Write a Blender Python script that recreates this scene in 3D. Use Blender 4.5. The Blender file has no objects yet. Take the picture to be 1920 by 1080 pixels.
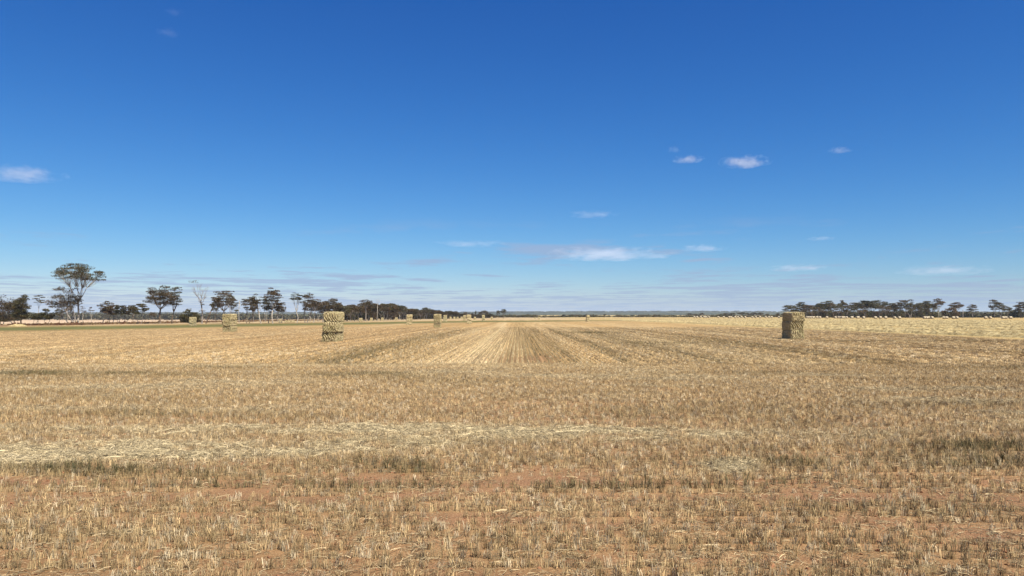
import bpy, bmesh, math, random
import numpy as np
from mathutils import Vector, Matrix

SC = bpy.context.scene
COL = SC.collection
rad = math.radians

# ------------------------------------------------------------------ camera
F = 1386.0            # focal length in pixels of the 1920 px wide photograph
EYE = 2.25
PITCH = math.atan(49.0 / F)
cam_d = bpy.data.cameras.new('camera')
cam = bpy.data.objects.new('camera', cam_d)
COL.objects.link(cam)
cam_d.sensor_width = 36.0
cam_d.lens = 36.0 * F / 1920.0
cam_d.clip_start = 0.1
cam_d.clip_end = 200000
cam.location = (0, 0, EYE)
cam.rotation_euler = (math.pi / 2 + PITCH, 0, 0)
SC.camera = cam

# ------------------------------------------------------------------ light
SUN_EL = rad(57)
SUN_AZ = rad(-54)     # from +x turned towards -y (behind the camera, to the right)
sd = Vector((math.cos(SUN_EL) * math.cos(SUN_AZ), math.cos(SUN_EL) * math.sin(SUN_AZ), math.sin(SUN_EL)))
sun_d = bpy.data.lights.new('sun', 'SUN')
sun_d.energy = 5.0
sun_d.angle = rad(0.5)
sun_d.color = (1.0, 0.94, 0.80)
sun = bpy.data.objects.new('sun', sun_d)
COL.objects.link(sun)
sun.rotation_euler = sd.to_track_quat('Z', 'Y').to_euler()

SC.view_settings.view_transform = 'Standard'
SC.view_settings.look = 'None'
SC.view_settings.exposure = 1.0
SC.view_settings.gamma = 1.0
SC.view_settings.use_curve_mapping = False
SC.cycles.max_bounces = 5
SC.cycles.diffuse_bounces = 2
SC.cycles.transparent_max_bounces = 24
SC.cycles.volume_bounces = 2


class NT:
    """tiny helper around a node tree"""
    def __init__(self, tree):
        self.t = tree
        tree.nodes.clear()

    def n(self, kind, ins=None, **props):
        nd = self.t.nodes.new(kind)
        for k, v in props.items():
            setattr(nd, k, v)
        if ins:
            for k, v in ins.items():
                s = nd.inputs[k]
                if isinstance(v, bpy.types.NodeSocket):
                    self.t.links.new(v, s)
                else:
                    s.default_value = v
        return nd

    def math(self, op, a, b=0.0, c=None, clamp=False):
        ins = {0: a, 1: b}
        if c is not None:
            ins[2] = c
        return self.n('ShaderNodeMath', ins, operation=op, use_clamp=clamp).outputs[0]

    def mix(self, f, a, b, blend='MIX'):
        nd = self.n('ShaderNodeMix', data_type='RGBA', blend_type=blend)
        for idx, v in ((0, f), (6, a), (7, b)):
            s = nd.inputs[idx]
            if isinstance(v, bpy.types.NodeSocket):
                self.t.links.new(v, s)
            else:
                s.default_value = v if idx == 0 else (tuple(v) + (1,) if len(v) == 3 else v)
        return nd.outputs[2]

    def ramp(self, f, a, b, c0=0.0, c1=1.0):
        nd = self.n('ShaderNodeMapRange', {0: f, 1: a, 2: b, 3: c0, 4: c1}, interpolation_type='SMOOTHSTEP')
        return nd.outputs[0]

    def noise(self, vec, scale, detail=3.0, rough=0.55, dims='3D'):
        return self.n('ShaderNodeTexNoise', {'Vector': vec, 'Scale': scale, 'Detail': detail, 'Roughness': rough},
                      noise_dimensions=dims).outputs[0]


# sky: physical sky, with the thin far cloud deck seen low over the horizon
world = bpy.data.worlds.new('World')
SC.world = world
world.use_nodes = True
w = NT(world.node_tree)
sky = w.n('ShaderNodeTexSky', sky_type='NISHITA', sun_disc=False, sun_elevation=SUN_EL,
          sun_rotation=math.atan2(sd.x, sd.y), altitude=300.0, air_density=1.0, dust_density=0.15, ozone_density=3.0)
SKY_S = 0.105
EXPO = 2 ** -1.0
# the whole sky is graded once, per channel, to the deep saturated blue of the photograph
sc_ = w.n('ShaderNodeSeparateColor', {0: sky.outputs[0]})
gr = []
for i_, (k_, g_, a_) in enumerate(((0.80, 1.78, 1.26), (0.98, 1.26, 0.865), (1.10, 0.87, 0.935))):
    v_ = w.math('MINIMUM', w.math('MULTIPLY', sc_.outputs[i_], k_ * SKY_S), 1.4)
    gr.append(w.math('MULTIPLY', w.math('POWER', v_, g_), a_ / SKY_S))
tint = w.n('ShaderNodeCombineColor', {0: gr[0], 1: gr[1], 2: gr[2]}).outputs[0]
tc = w.n('ShaderNodeTexCoord').outputs['Generated']
sep = w.n('ShaderNodeSeparateXYZ', {0: tc})
dz = w.math('MAXIMUM', sep.outputs[2], 0.0001)
inv = w.math('DIVIDE', 1.0, w.math('ADD', dz, 0.004))
pu = w.math('MULTIPLY', sep.outputs[0], inv)
pv = w.math('MULTIPLY', sep.outputs[1], inv)
plane = w.n('ShaderNodeCombineXYZ', {0: pu, 1: w.math('MULTIPLY', pv, 0.75), 2: 3.7}).outputs[0]
n1 = w.noise(plane, 0.55, 6.0, 0.62)
n2 = w.noise(plane, 0.17, 2.0, 0.5)
nn = w.math('ADD', w.math('MULTIPLY', n1, 0.65), w.math('MULTIPLY', n2, 0.35))
low = w.ramp(dz, 0.012, 0.095, 1.0, 0.0)              # deck builds up towards the horizon
thr = w.math('SUBTRACT', 0.585, w.math('MULTIPLY', low, 0.112))
cov = w.math('SMOOTH_MIN', w.math('MAXIMUM', w.math('MULTIPLY', w.math('SUBTRACT', nn, thr), 14.0), 0.0), 1.0, 0.3)
cov = w.math('MULTIPLY', cov, w.ramp(dz, 0.080, 0.135, 1.0, 0.0))
deck = w.math('MULTIPLY', cov, 0.72)
c1 = w.mix(deck, tint, (3.35, 4.25, 6.2, 1))
haze_f = w.math('MULTIPLY', w.ramp(dz, 0.0, 0.035, 1.0, 0.0), 0.5)
c2 = w.mix(haze_f, c1, (3.1, 4.55, 6.9, 1))
bg = w.n('ShaderNodeBackground', {0: c2, 1: SKY_S * EXPO})
wo = w.n('ShaderNodeOutputWorld', {0: bg.outputs[0]})


# ------------------------------------------------------------------ helpers
AL = 0.77


def al(*c):
    return tuple(v * AL for v in c)


def sm(a, b, x):
    t = np.clip((np.asarray(x, dtype=float) - a) / (b - a), 0, 1)
    return t * t * (3 - 2 * t)


_rs = np.random.RandomState(5)
_lat = _rs.rand(256, 256)


def vnoise(x, y, s=1.0, off=0):
    x = np.asarray(x, float) / s + off * 17.3
    y = np.asarray(y, float) / s + off * 7.9
    xi = np.floor(x).astype(int); yi = np.floor(y).astype(int)
    fx = x - xi; fy = y - yi
    fx = fx * fx * (3 - 2 * fx); fy = fy * fy * (3 - 2 * fy)
    g = lambda a, b: _lat[a & 255, b & 255]
    return (g(xi, yi) * (1 - fx) + g(xi + 1, yi) * fx) * (1 - fy) + (g(xi, yi + 1) * (1 - fx) + g(xi + 1, yi + 1) * fx) * fy


def fbm(x, y, s, off=0, o=3):
    r = 0; a = 0.5; t = 0
    for k in range(o):
        r = r + a * vnoise(x, y, s / 2 ** k, off + k); t += a; a *= 0.5
    return r / t


def ground_z(x, y):
    x = np.asarray(x, float); y = np.asarray(y, float)
    z = -0.0025 * np.clip(y - 20, 0, 1000)
    z = z - 0.8 * sm(20, 110, -x) * sm(20, 100, y)
    z = z + 0.5 * sm(30, 120, x)
    z = z - 4.6 * sm(175, 420, -x)
    z = z + 0.10 * (fbm(x, y, 38.0, 9, 2) - 0.5) * sm(8, 30, y)
    return z


def gz(x, y):
    return float(ground_z(x, y))


def proj(x, y, z):
    dzz = z - EYE
    c, s = math.cos(PITCH), math.sin(PITCH)
    dep = np.maximum(y * c + dzz * s, 0.5)
    v = -y * s + dzz * c
    return 960 + F * x / dep, 540 - F * v / dep


def at(px, d):
    x = (px - 960) / F * d
    return x, d, gz(x, d)


def tag(o, label=None, cat=None, group=None, kind=None):
    if label: o['label'] = label
    if cat: o['category'] = cat
    if group: o['group'] = group
    if kind: o['kind'] = kind
    return o


def mesh_obj(name, verts, faces, mat, parent=None, smooth=False, link=True):
    me = bpy.data.meshes.new(name)
    me.from_pydata([tuple(v) for v in verts], [], faces)
    if smooth:
        me.polygons.foreach_set('use_smooth', [True] * len(me.polygons))
    me.materials.append(mat)
    me.update()
    o = bpy.data.objects.new(name, me)
    if link: COL.objects.link(o)
    if parent: o.parent = parent
    return o


def empty(name, loc, rz=0.0):
    o = bpy.data.objects.new(name, None)
    COL.objects.link(o)
    o.location = loc
    o.rotation_euler = (0, 0, rz)
    o.empty_display_size = 0.5
    return o


def principled(name, rough=0.9, spec=0.15):
    m = bpy.data.materials.new(name)
    m.use_nodes = True
    t = NT(m.node_tree)
    out = t.n('ShaderNodeOutputMaterial')
    b = t.n('ShaderNodeBsdfPrincipled', {'Roughness': rough, 'Specular IOR Level': spec})
    t.t.links.new(b.outputs[0], out.inputs[0])
    return m, t, b, out


# ------------------------------------------------------------------ field painting (where straw, soil, weeds lie)
def gauss(px, py, cx, cy, rx, ry):
    return np.exp(-((px - cx) / rx) ** 2 - ((py - cy) / ry) ** 2)


ROWDX = 0.0072       # drill rows run very slightly to the right of straight ahead
HEAD = 34.0          # end of the cross-drilled headland


def paint(x, y):
    x = np.asarray(x, float); y = np.asarray(y, float)
    z = ground_z(x, y)
    px, py = proj(x, np.maximum(y, 2.0), z)
    xr = x - ROWDX * y
    A = 1 - sm(HEAD - 1.0, HEAD + 1.0, y + 2.0 * (fbm(x, y, 3.0, 30) - 0.5))   # headland mask
    B = 1 - A
    nA = fbm(x * 0.22, y, 1.6, 1, 4)                     # streaks across
    nA2 = fbm(x * 0.5, y, 0.7, 2, 3)
    nB = fbm(xr, y * 0.014, 1.3, 3, 4)                    # streaks along
    nB2 = fbm(xr, y * 0.025, 5.0, 4, 3)
    wob = 6 * (fbm(x, y * 2, 4.0, 6) - 0.5)
    # bright straw laid over the stubble
    line = np.interp(px, [-200, 0, 300, 600, 900, 1200, 1600, 2100], [858, 854, 849, 838, 822, 814, 816, 806])
    amp = np.interp(px, [-200, 0, 450, 650, 850, 1100, 1300, 1700, 1900, 2100], [1, 1, 1, .85, .75, .65, .6, .5, .2, .1])
    wid = np.interp(px, [0, 400, 800, 1300, 1900], [20, 19, 17, 13, 9])
    br = amp * np.exp(-((py + wob - line) / wid) ** 2) * (0.6 + 0.8 * sm(0.3, 0.7, nA))
    for (cx, cy, rx, ry, a) in [(1372, 876, 55, 14, .95), (255, 850, 60, 10, .6), (90, 862, 90, 8, .5), (505, 742, 70, 5, .4),
                                (850, 808, 160, 8, .35), (920, 690, 120, 10, .35), (200, 742, 40, 4, .3), (1500, 725, 80, 5, .25),
                                (560, 852, 40, 7, .4), (1230, 825, 120, 7, .3), (1330, 1040, 90, 10, .3), (720, 1010, 60, 8, .3),
                                (250, 1000, 100, 8, .25), (1050, 955, 60, 8, .25), (1290, 705, 60, 5, .35), (1180, 745, 90, 5, .2)]:
        br = br + a * gauss(px, py + wob * .3, cx, cy, rx, ry)
    br = br + 0.7 * sm(0.54, 0.76, nA) * A * sm(10, 15, y)
    band = np.exp(-((xr + 4.6) / 2.4) ** 2) * 0.34 * B * (0.5 + sm(.35, .65, nB))
    br = br + band + B * 0.3 * sm(0.55, 0.75, nB) + 0.25 * B * sm(.52, .7, nB2)
    br = br * (1 - A * (1 - np.clip(.42 + .9 * sm(.36, .62, fbm(x * .7, y * 1.2, .55, 90, 4)), 0, 1)))
    # dark standing stubble and weeds
    dk = 0 * x
    for (cx, cy, rx, ry, a) in [(150, 884, 160, 11, .8), (420, 888, 150, 10, .7), (720, 882, 90, 15, .8), (560, 878, 90, 7, .4),
                                (1560, 868, 190, 13, .65), (1820, 842, 140, 11, .85), (1850, 868, 120, 10, .5), (1760, 875, 150, 6, .4),
                                (1100, 914, 420, 5, .75), (300, 914, 500, 5, .5), (1600, 908, 300, 6, .4), (700, 704, 110, 5, .7),
                                (160, 702, 200, 4, .55), (330, 776, 170, 5, .5), (60, 700, 80, 4, .5), (1000, 866, 260, 7, .25),
                                (1400, 845, 60, 7, .5), (1640, 960, 200, 22, .3), (1750, 760, 200, 7, .35), (1850, 690, 150, 4, .45),
                                (1450, 700, 160, 3, .35), (420, 688, 90, 3, .4), (780, 880, 25, 20, .4), (1160, 780, 60, 10, .3)]:
        dk = dk + a * gauss(px, py + wob * .4, cx, cy, rx, ry) * (0.45 + 0.9 * sm(.3, .65, nA2))
    dk = dk + 0.20 * A * sm(0.56, 0.74, 1 - nA)
    dk = dk + B * (0.55 * np.exp(-((xr + 8.6) / 1.5) ** 2) * sm(150, 60, y) * (.4 + sm(.3, .6, nB)) +
                   0.30 * np.exp(-((xr - 1.2) / 2.2) ** 4) * (.5 + sm(.3, .6, nB)) + 0.35 * np.exp(-((xr - 9.5) / 1.6) ** 2) * sm(.35, .6, nB) + 0.25 * np.exp(-((xr - 16) / 2.5) ** 2) * sm(.4, .6, nB) +
                   0.45 * sm(.58, .75, 1 - nB) * sm(-13, -9, xr))
    for (cx, cy, rx, ry, a) in [(1110, 624, 60, 2.0, .7), (1240, 644, 90, 2.2, .45), (1420, 612, 90, 1.2, .7), (1250, 606, 60, 1.0, .6),
                                (1700, 640, 250, 1.5, .4), (1150, 604, 60, 1, .5)]:
        dk = dk + a * gauss(px, py, cx, cy, rx, ry)
    # bare red soil: wheel tracks and thin places
    tr_ = 1 - .6 * sm(1300, 1700, px)
    bare = tr_ * ((.85 * np.exp(-((y - 9.95) / 0.16) ** 4) + .9 * np.exp(-((y - 9.18) / 0.15) ** 4)) * (.55 + .6 * sm(.35, .6, fbm(x * .8, y, 1.3, 93))))
    bare = bare + 0.6 * np.exp(-((y - 10.98) / 0.13) ** 2) * sm(.4, .6, fbm(x, y, 2.5, 12))
    bare = bare + 0.6 * np.exp(-((y - 6.88) / 0.13) ** 2) * sm(.35, .6, fbm(x, y, 2.5, 14))
    bare = bare + 0.7 * sm(0.59, 0.74, fbm(x * 0.6, y * 1.4, 0.9, 8, 3)) * (1 - sm(9, 13, y))
    bare = bare + 0.12 * (1 - sm(8.5, 11, y)) + 0.3 * sm(.6, .75, fbm(x * .5, y, 1.5, 18)) * A
    for (cx, cy, rx, ry, a) in [(950, 674, 70, 8, .7), (1020, 672, 30, 8, .5), (880, 670, 25, 8, .4), (1000, 760, 250, 18, .3), (960, 780, 60, 10, .35)]:
        bare = bare + a * gauss(px, py, cx, cy, rx, ry)
    bare = bare * (1 - np.clip(br, 0, 1) * .9)
    # peach coloured smooth part on the left beyond the headland
    peach = B * sm(8, 16, -xr) * sm(40, 60, y)
    # green regrowth strip along the far left, dark strip at the far end
    gc = np.interp(px, [-300, 0, 200, 480, 700, 900, 1100, 1300], [620, 617, 614.5, 609.5, 606, 602.8, 601.5, 600])
    gw = np.interp(px, [-300, 0, 200, 480, 700, 900, 1100, 1300], [4.5, 4.2, 3.6, 2.8, 2.0, 1.5, 1.1, .5])
    grn = np.exp(-np.abs((py - gc + 1.0 * (fbm(px, py * 8, 90.0, 21) - .5)) / gw) ** 3) * sm(1350, 1000, px) * (y > 60)
    beyond = sm(0, 2.0, gc - gw - py) * (y > 60) * sm(1500, 1100, px)       # pale paddock past the strip
    hay = sm(44.5, 46.5, xr + .6 * np.sin(y * .05)) * (y > 10)              # swathed hay paddock on the right
    red = np.exp(-((x + 152) / 7.0) ** 2) * (y > 60) * .8
    low = sm(-190, -230, x)
    return dict(A=A, br=np.clip(br, 0, 1), dk=np.clip(dk, 0, 1), bare=np.clip(bare, 0, 1), peach=peach, grn=np.clip(grn, 0, 1),
                beyond=np.clip(beyond, 0, 1), hay=hay, red=red, low=low, px=px, py=py, z=z, nB=nB, nA=nA)


def lerp(c, t, col):
    t = t[:, None]
    return c * (1 - t) + np.array(col)[None, :] * t


SOIL = (0.235, 0.122, 0.068)
STRAW = (0.375, 0.248, 0.110)
STRAW_L = (0.49, 0.385, 0.225)
STRAW_D = (0.20, 0.135, 0.056)
PEACH = (0.320, 0.208, 0.090)
GREEN = (0.100, 0.105, 0.034)
HAYC = (0.385, 0.280, 0.120)


def ground_colour(p, y):
    n = len(y)
    c = np.tile(np.array(STRAW), (n, 1))
    near = 1 - sm(12, 34, y)
    c = lerp(c, near * .62, SOIL)
    c = lerp(c, p['peach'] * .8, PEACH)
    c = lerp(c, p['br'] * .75, STRAW_L)
    c = lerp(c, p['dk'] * .6, STRAW_D)
    c = lerp(c, p['bare'] * .8, SOIL)
    c = lerp(c, p['beyond'] * .7, (0.42, .32, .19))
    c = lerp(c, p['hay'] * .8, HAYC)
    c = lerp(c, p['grn'] * .92, GREEN)
    c = lerp(c, np.clip(p['red'], 0, 1), (0.20, 0.095, 0.05))
    c = lerp(c, p['low'] * .9, (0.50, 0.36, 0.24))
    return c * AL


# ------------------------------------------------------------------ ground sheet
def spaced(breaks):
    out = []
    for (a, b, n) in breaks:
        out += list(np.linspace(a, b, n, endpoint=False))
    return out


ys = np.array([-9000, -3000, -900, -200, -50, -10] + spaced([(0, 5, 8), (5, 14, 110), (14, 38, 140), (38, 90, 110), (90, 300, 150),
              (300, 1000, 90), (1000, 3000, 24), (3000, 9000, 8)]) + [9000])
hx = np.array(spaced([(0, 12, 90), (12, 40, 90), (40, 130, 90), (130, 450, 60), (450, 2000, 24), (2000, 9000, 8)]) + [9000])
xs = np.concatenate([-hx[:0:-1], hx])
GX, GY = np.meshgrid(xs, ys)
gx, gy = GX.ravel(), GY.ravel()
P = paint(gx, gy)
gzv = P['z']
nx, ny = len(xs), len(ys)
me = bpy.data.meshes.new('ground')
idx = np.arange(nx * ny).reshape(ny, nx)
quads = np.stack([idx[:-1, :-1], idx[:-1, 1:], idx[1:, 1:], idx[1:, :-1]], -1).reshape(-1, 4)
me.vertices.add(nx * ny)
me.vertices.foreach_set('co', np.stack([gx, gy, gzv], -1).ravel())
me.loops.add(len(quads) * 4)
me.loops.foreach_set('vertex_index', quads.ravel())
me.polygons.add(len(quads))
me.polygons.foreach_set('loop_start', np.arange(len(quads)) * 4)
me.polygons.foreach_set('use_smooth', np.ones(len(quads), bool))
me.update(calc_edges=True)
ca = me.attributes.new('base', 'FLOAT_COLOR', 'POINT')
gc_ = ground_colour(P, gy)
ca.data.foreach_set('color', np.concatenate([gc_, np.ones((len(gc_), 1))], 1).ravel())
ground = bpy.data.objects.new('ground', me)
COL.objects.link(ground)
tag(ground, 'flat harvested paddock of pale stubble over red soil', kind='structure')

m_ground, t, b, out = principled('stubble_ground', 0.95, 0.08)
pos = t.n('ShaderNodeNewGeometry').outputs['Position']
att = t.n('ShaderNodeAttribute', attribute_name='base').outputs['Color']
sx = t.n('ShaderNodeSeparateXYZ', {0: pos})
X_, Y_ = sx.outputs[0], sx.outputs[1]
xrow = t.math('SUBTRACT', X_, t.math('MULTIPLY', Y_, ROWDX))
zb = t.ramp(Y_, HEAD - .6, HEAD + .6)
fine = t.noise(pos, 28.0, 4.0, 0.7)
mid = t.noise(pos, 2.2, 3.0, 0.6)
# streaks along the drill rows beyond the headland
vrow = t.n('ShaderNodeCombineXYZ', {0: xrow, 1: t.math('MULTIPLY', Y_, 0.012), 2: 0.0}).outputs[0]
rown = t.noise(vrow, 2.6, 2.0, 0.6)
rown2 = t.noise(vrow, 0.35, 3.0, 0.6)
wav = t.math('COSINE', t.math('MULTIPLY', xrow, 2 * math.pi / 0.25))
vac = t.n('ShaderNodeCombineXYZ', {0: t.math('MULTIPLY', X_, 0.06), 1: Y_, 2: 0.0}).outputs[0]
acr = t.noise(vac, 1.3, 3.0, 0.65)
# far paddock grain: stretched across the view by the low angle, so the grain is coarse in depth
vfar = t.n('ShaderNodeCombineXYZ', {0: t.math('MULTIPLY', X_, 0.8), 1: t.math('MULTIPLY', Y_, 0.10), 2: 0.0}).outputs[0]
farn = t.noise(vfar, 1.2, 4.0, 0.7)
bfac = t.math('ADD', t.math('MULTIPLY', t.math('SUBTRACT', rown, .5), 1.3), t.math('MULTIPLY', t.math('SUBTRACT', rown2, .5), 0.7))
bfac = t.math('ADD', bfac, t.math('MULTIPLY', wav, 0.26))
bfac = t.math('ADD', bfac, t.math('MULTIPLY', t.math('SUBTRACT', farn, .5), 0.7))
afac = t.math('MULTIPLY', t.math('SUBTRACT', acr, .5), 0.7)
zsel = t.math('ADD', t.math('MULTIPLY', zb, bfac), t.math('MULTIPLY', t.math('SUBTRACT', 1.0, zb), afac))
val = t.math('ADD', 1.0, zsel)
val = t.math('ADD', val, t.math('MULTIPLY', t.math('SUBTRACT', fine, .5), 1.3))
val = t.math('ADD', val, t.math('MULTIPLY', t.math('SUBTRACT', mid, .5), 0.35))
val = t.math('MAXIMUM', val, 0.25)
chaff = t.ramp(t.noise(pos, 60.0, 2.0, .5), .60, .66, 0.0, .7)
att = t.mix(t.math('MULTIPLY', chaff, t.ramp(Y_, 14, 30, 1.0, 0.0)), att, al(0.50, 0.38, 0.22))
colr = t.n('ShaderNodeVectorMath', {0: att, 1: t.n('ShaderNodeCombineXYZ', {0: val, 1: val, 2: val}).outputs[0]}, operation='MULTIPLY').outputs[0]
t.t.links.new(colr, b.inputs['Base Color'])
bh = t.math('ADD', t.math('MULTIPLY', fine, 0.03), t.math('MULTIPLY', t.noise(pos, 7.0, 3.0, .6), 0.05))
bmp = t.n('ShaderNodeBump', {'Height': bh, 'Strength': 0.8, 'Distance': 1.0})
t.t.links.new(bmp.outputs[0], b.inputs['Normal'])
me.materials.append(m_ground)

# far low hills behind the paddocks
m_hill, t, b, out = principled('far_hill_paddocks', 0.95, 0.05)
pos = t.n('ShaderNodeNewGeometry').outputs['Position']
mp = t.n('ShaderNodeMapping', {'Vector': pos, 'Scale': (1, 1.6, 0)}).outputs[0]
vo = t.n('ShaderNodeTexVoronoi', {'Vector': mp, 'Scale': 0.0022}, distance='CHEBYCHEV')
g = t.n('ShaderNodeSeparateColor', {0: vo.outputs['Color']}).outputs[0]
c = t.mix(t.ramp(g, 0.35, 0.6), al(0.035, 0.042, 0.024), al(0.13, 0.12, 0.065))
c = t.mix(t.ramp(t.noise(mp, 0.012, 4, .7), .44, .52), c, (0.020, 0.026, 0.016))
t.t.links.new(c, b.inputs['Base Color'])
hv, hf = [], []
hxs = np.linspace(-8800, 8800, 130); hys = np.linspace(2600, 8000, 14)
for j, yy in enumerate(hys):
    for xx in hxs:
        prof = 9 + 12 * fbm(xx, 0, 2600, 40, 3) + 3 * fbm(xx, yy, 500, 44, 2)
        prof *= 0.75 + 0.45 * float(sm(-1500, 1600, xx))
        hv.append((xx, yy, -2.9 + float(sm(2600, 6500, yy)) * (prof + 1)))
for j in range(len(hys) - 1):
    for i in range(len(hxs) - 1):
        a = j * len(hxs) + i
        hf.append((a, a + 1, a + 1 + len(hxs), a + len(hxs)))
hills = mesh_obj('hills', hv, hf, m_hill, smooth=True)
tag(hills, 'low bluish hills of paddocks and bush on the horizon', kind='structure')


# ------------------------------------------------------------------ stubble, straw and clods (uncountable: instanced)
def tint_material(name, rough=0.75, trans=0.25, spec=0.2, jitter=0.5):
    m, t, b, out = principled(name, rough, spec)
    a = t.n('ShaderNodeAttribute', attribute_name='tint', attribute_type='INSTANCER').outputs['Color']
    tcx = t.n('ShaderNodeTexCoord').outputs['Object']
    nz = t.noise(tcx, 45.0, 2.0, .6)
    isl = t.n('ShaderNodeNewGeometry').outputs['Random Per Island']
    v = t.math('ADD', 1.0 - jitter / 2, t.math('MULTIPLY', nz, jitter))
    v = t.math('MULTIPLY', v, t.math('ADD', 0.34, t.math('MULTIPLY', t.math('POWER', isl, 1.4), 1.35)))
    c = t.n('ShaderNodeVectorMath', {0: a, 1: t.n('ShaderNodeCombineXYZ', {0: v, 1: v, 2: v}).outputs[0]}, operation='MULTIPLY').outputs[0]
    t.t.links.new(c, b.inputs['Base Color'])
    if trans > 0:
        tr = t.n('ShaderNodeBsdfTranslucent', {0: c})
        mx = t.n('ShaderNodeMixShader', {0: trans, 1: b.outputs[0], 2: tr.outputs[0]})
        t.t.links.new(mx.outputs[0], out.inputs[0])
    return m


m_straw = tint_material('dry_straw', trans=.12)
m_clod = tint_material('red_soil_clod', 0.95, 0.0, 0.05, 0.6)


class MB:
    def __init__(self):
        self.v = []; self.f = []

    def tube(self, pts, radii, sides=3):
        base = len(self.v)
        n = len(pts)
        prev = None
        for i, p in enumerate(pts):
            p = Vector(p)
            d = (Vector(pts[min(i + 1, n - 1)]) - Vector(pts[max(i - 1, 0)]))
            if d.length < 1e-6: d = Vector((0, 0, 1))
            d.normalize()
            u = d.cross(Vector((0.13, 0.97, 0.21)))
            if u.length < 0.05: u = d.cross(Vector((1, 0, 0)))
            u.normalize(); v = d.cross(u)
            for k in range(sides):
                a = 2 * math.pi * k / sides
                q = p + (u * math.cos(a) + v * math.sin(a)) * radii[i]
                self.v.append((q.x, q.y, q.z))
        for i in range(n - 1):
            for k in range(sides):
                a = base + i * sides + k; c = base + i * sides + (k + 1) % sides
                self.f.append((a, c, c + sides, a + sides))
        self.f.append(tuple(base + (n - 1) * sides + k for k in range(sides)))

    def ribbon(self, pts, w, side):
        base = len(self.v)
        side = Vector(side).normalized()
        for i, p in enumerate(pts):
            ww = w * (1 - 0.6 * i / (len(pts) - 1))
            a = Vector(p) - side * ww / 2; c = Vector(p) + side * ww / 2
            self.v += [tuple(a), tuple(c)]
        for i in range(len(pts) - 1):
            k = base + 2 * i
            self.f.append((k, k + 1, k + 3, k + 2))

    def build(self, name, mat, parent=None, smooth=False, link=True):
        return mesh_obj(name, self.v, self.f, mat, parent, smooth, link)


R = random.Random(11)


def tuft(name, nst, fx, fy, h0, h1, wid, mess=0.18, leaves=3, sides=3):
    m = MB()
    for i in range(nst):
        x = R.uniform(-fx, fx); y = R.gauss(0, fy)
        h = R.uniform(h0, h1)
        lx, ly = R.gauss(0, mess) * h, R.gauss(0, mess) * h
        if R.random() < 0.06: lx *= 3.0; h *= .7
        r = wid * R.uniform(.7, 1.2) / 2
        m.tube([(x, y, -.01), (x + lx * .5, y + ly * .5, h * .55), (x + lx * 1.2, y + ly * 1.2, h)], [r, r * .9, r * .75], sides)
    for i in range(leaves):
        x = R.uniform(-fx, fx); y = R.gauss(0, fy); z = R.uniform(.02, h1 * .8)
        a = R.uniform(0, 6.28); L = R.uniform(.04, .11)
        dx, dy = math.cos(a) * L, math.sin(a) * L
        m.ribbon([(x, y, z), (x + dx * .5, y + dy * .5, z + R.uniform(-.01, .03)), (x + dx, y + dy, max(.004, z - R.uniform(0, .06)))],
                 wid * 1.5, (-dy, dx, .02))
    return m.build(name, m_straw, link=False)


def litter(name, n, rad_, zmax, l0, l1, wid, align=None):
    m = MB()
    for i in range(n):
        r = rad_ * math.sqrt(R.random()); a = R.uniform(0, 6.28)
        x, y = r * math.cos(a), r * math.sin(a)
        z = R.uniform(.003, zmax) * (1 - r / rad_ * .7)
        d = R.uniform(0, 6.28) if align is None else R.gauss(align, .7)
        L = R.uniform(l0, l1) / 2
        tl = R.gauss(0, .12) * L
        k = R.gauss(0, .12) * L
        p0 = (x - math.cos(d) * L, y - math.sin(d) * L, max(.002, z - tl))
        p1 = (x - math.sin(d) * k, y + math.cos(d) * k, z + .006)
        p2 = (x + math.cos(d) * L, y + math.sin(d) * L, max(.002, z + tl))
        rr = wid * R.uniform(.6, 1.2) / 2
        m.tube([p0, p1, p2], [rr, rr, rr * .8], 3)
    return m.build(name, m_straw, link=False)


def clod(name):
    bm = bmesh.new()
    bmesh.ops.create_icosphere(bm, subdivisions=2, radius=1)
    for v in bm.verts:
        v.co *= 1 + R.uniform(-.22, .22)
        v.co.z *= .55
    me_ = bpy.data.meshes.new(name); bm.to_mesh(me_); bm.free()
    me_.materials.append(m_clod)
    return bpy.data.objects.new(name, me_)


def weed(name):
    m = MB()
    for i in range(5):
        a = R.uniform(0, 6.28); h = R.uniform(.16, .34); l = R.uniform(.02, .08)
        top = (math.cos(a) * l, math.sin(a) * l, h)
        m.tube([(0, 0, 0), (top[0] * .4, top[1] * .4, h * .5), top], [.004, .003, .002], 3)
        for k in range(4):
            f = R.uniform(.3, .95); aa = R.uniform(0, 6.28)
            p = Vector(top) * f
            q = p + Vector((math.cos(aa) * .03, math.sin(aa) * .03, .03))
            m.ribbon([p, q], .008, (math.sin(aa), -math.cos(aa), .1))
    return m.build(name, m_straw, link=False)


def proto_collection(name, objs):
    c = bpy.data.collections.new(name)
    for o in objs: c.objects.link(o)
    return c


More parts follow.
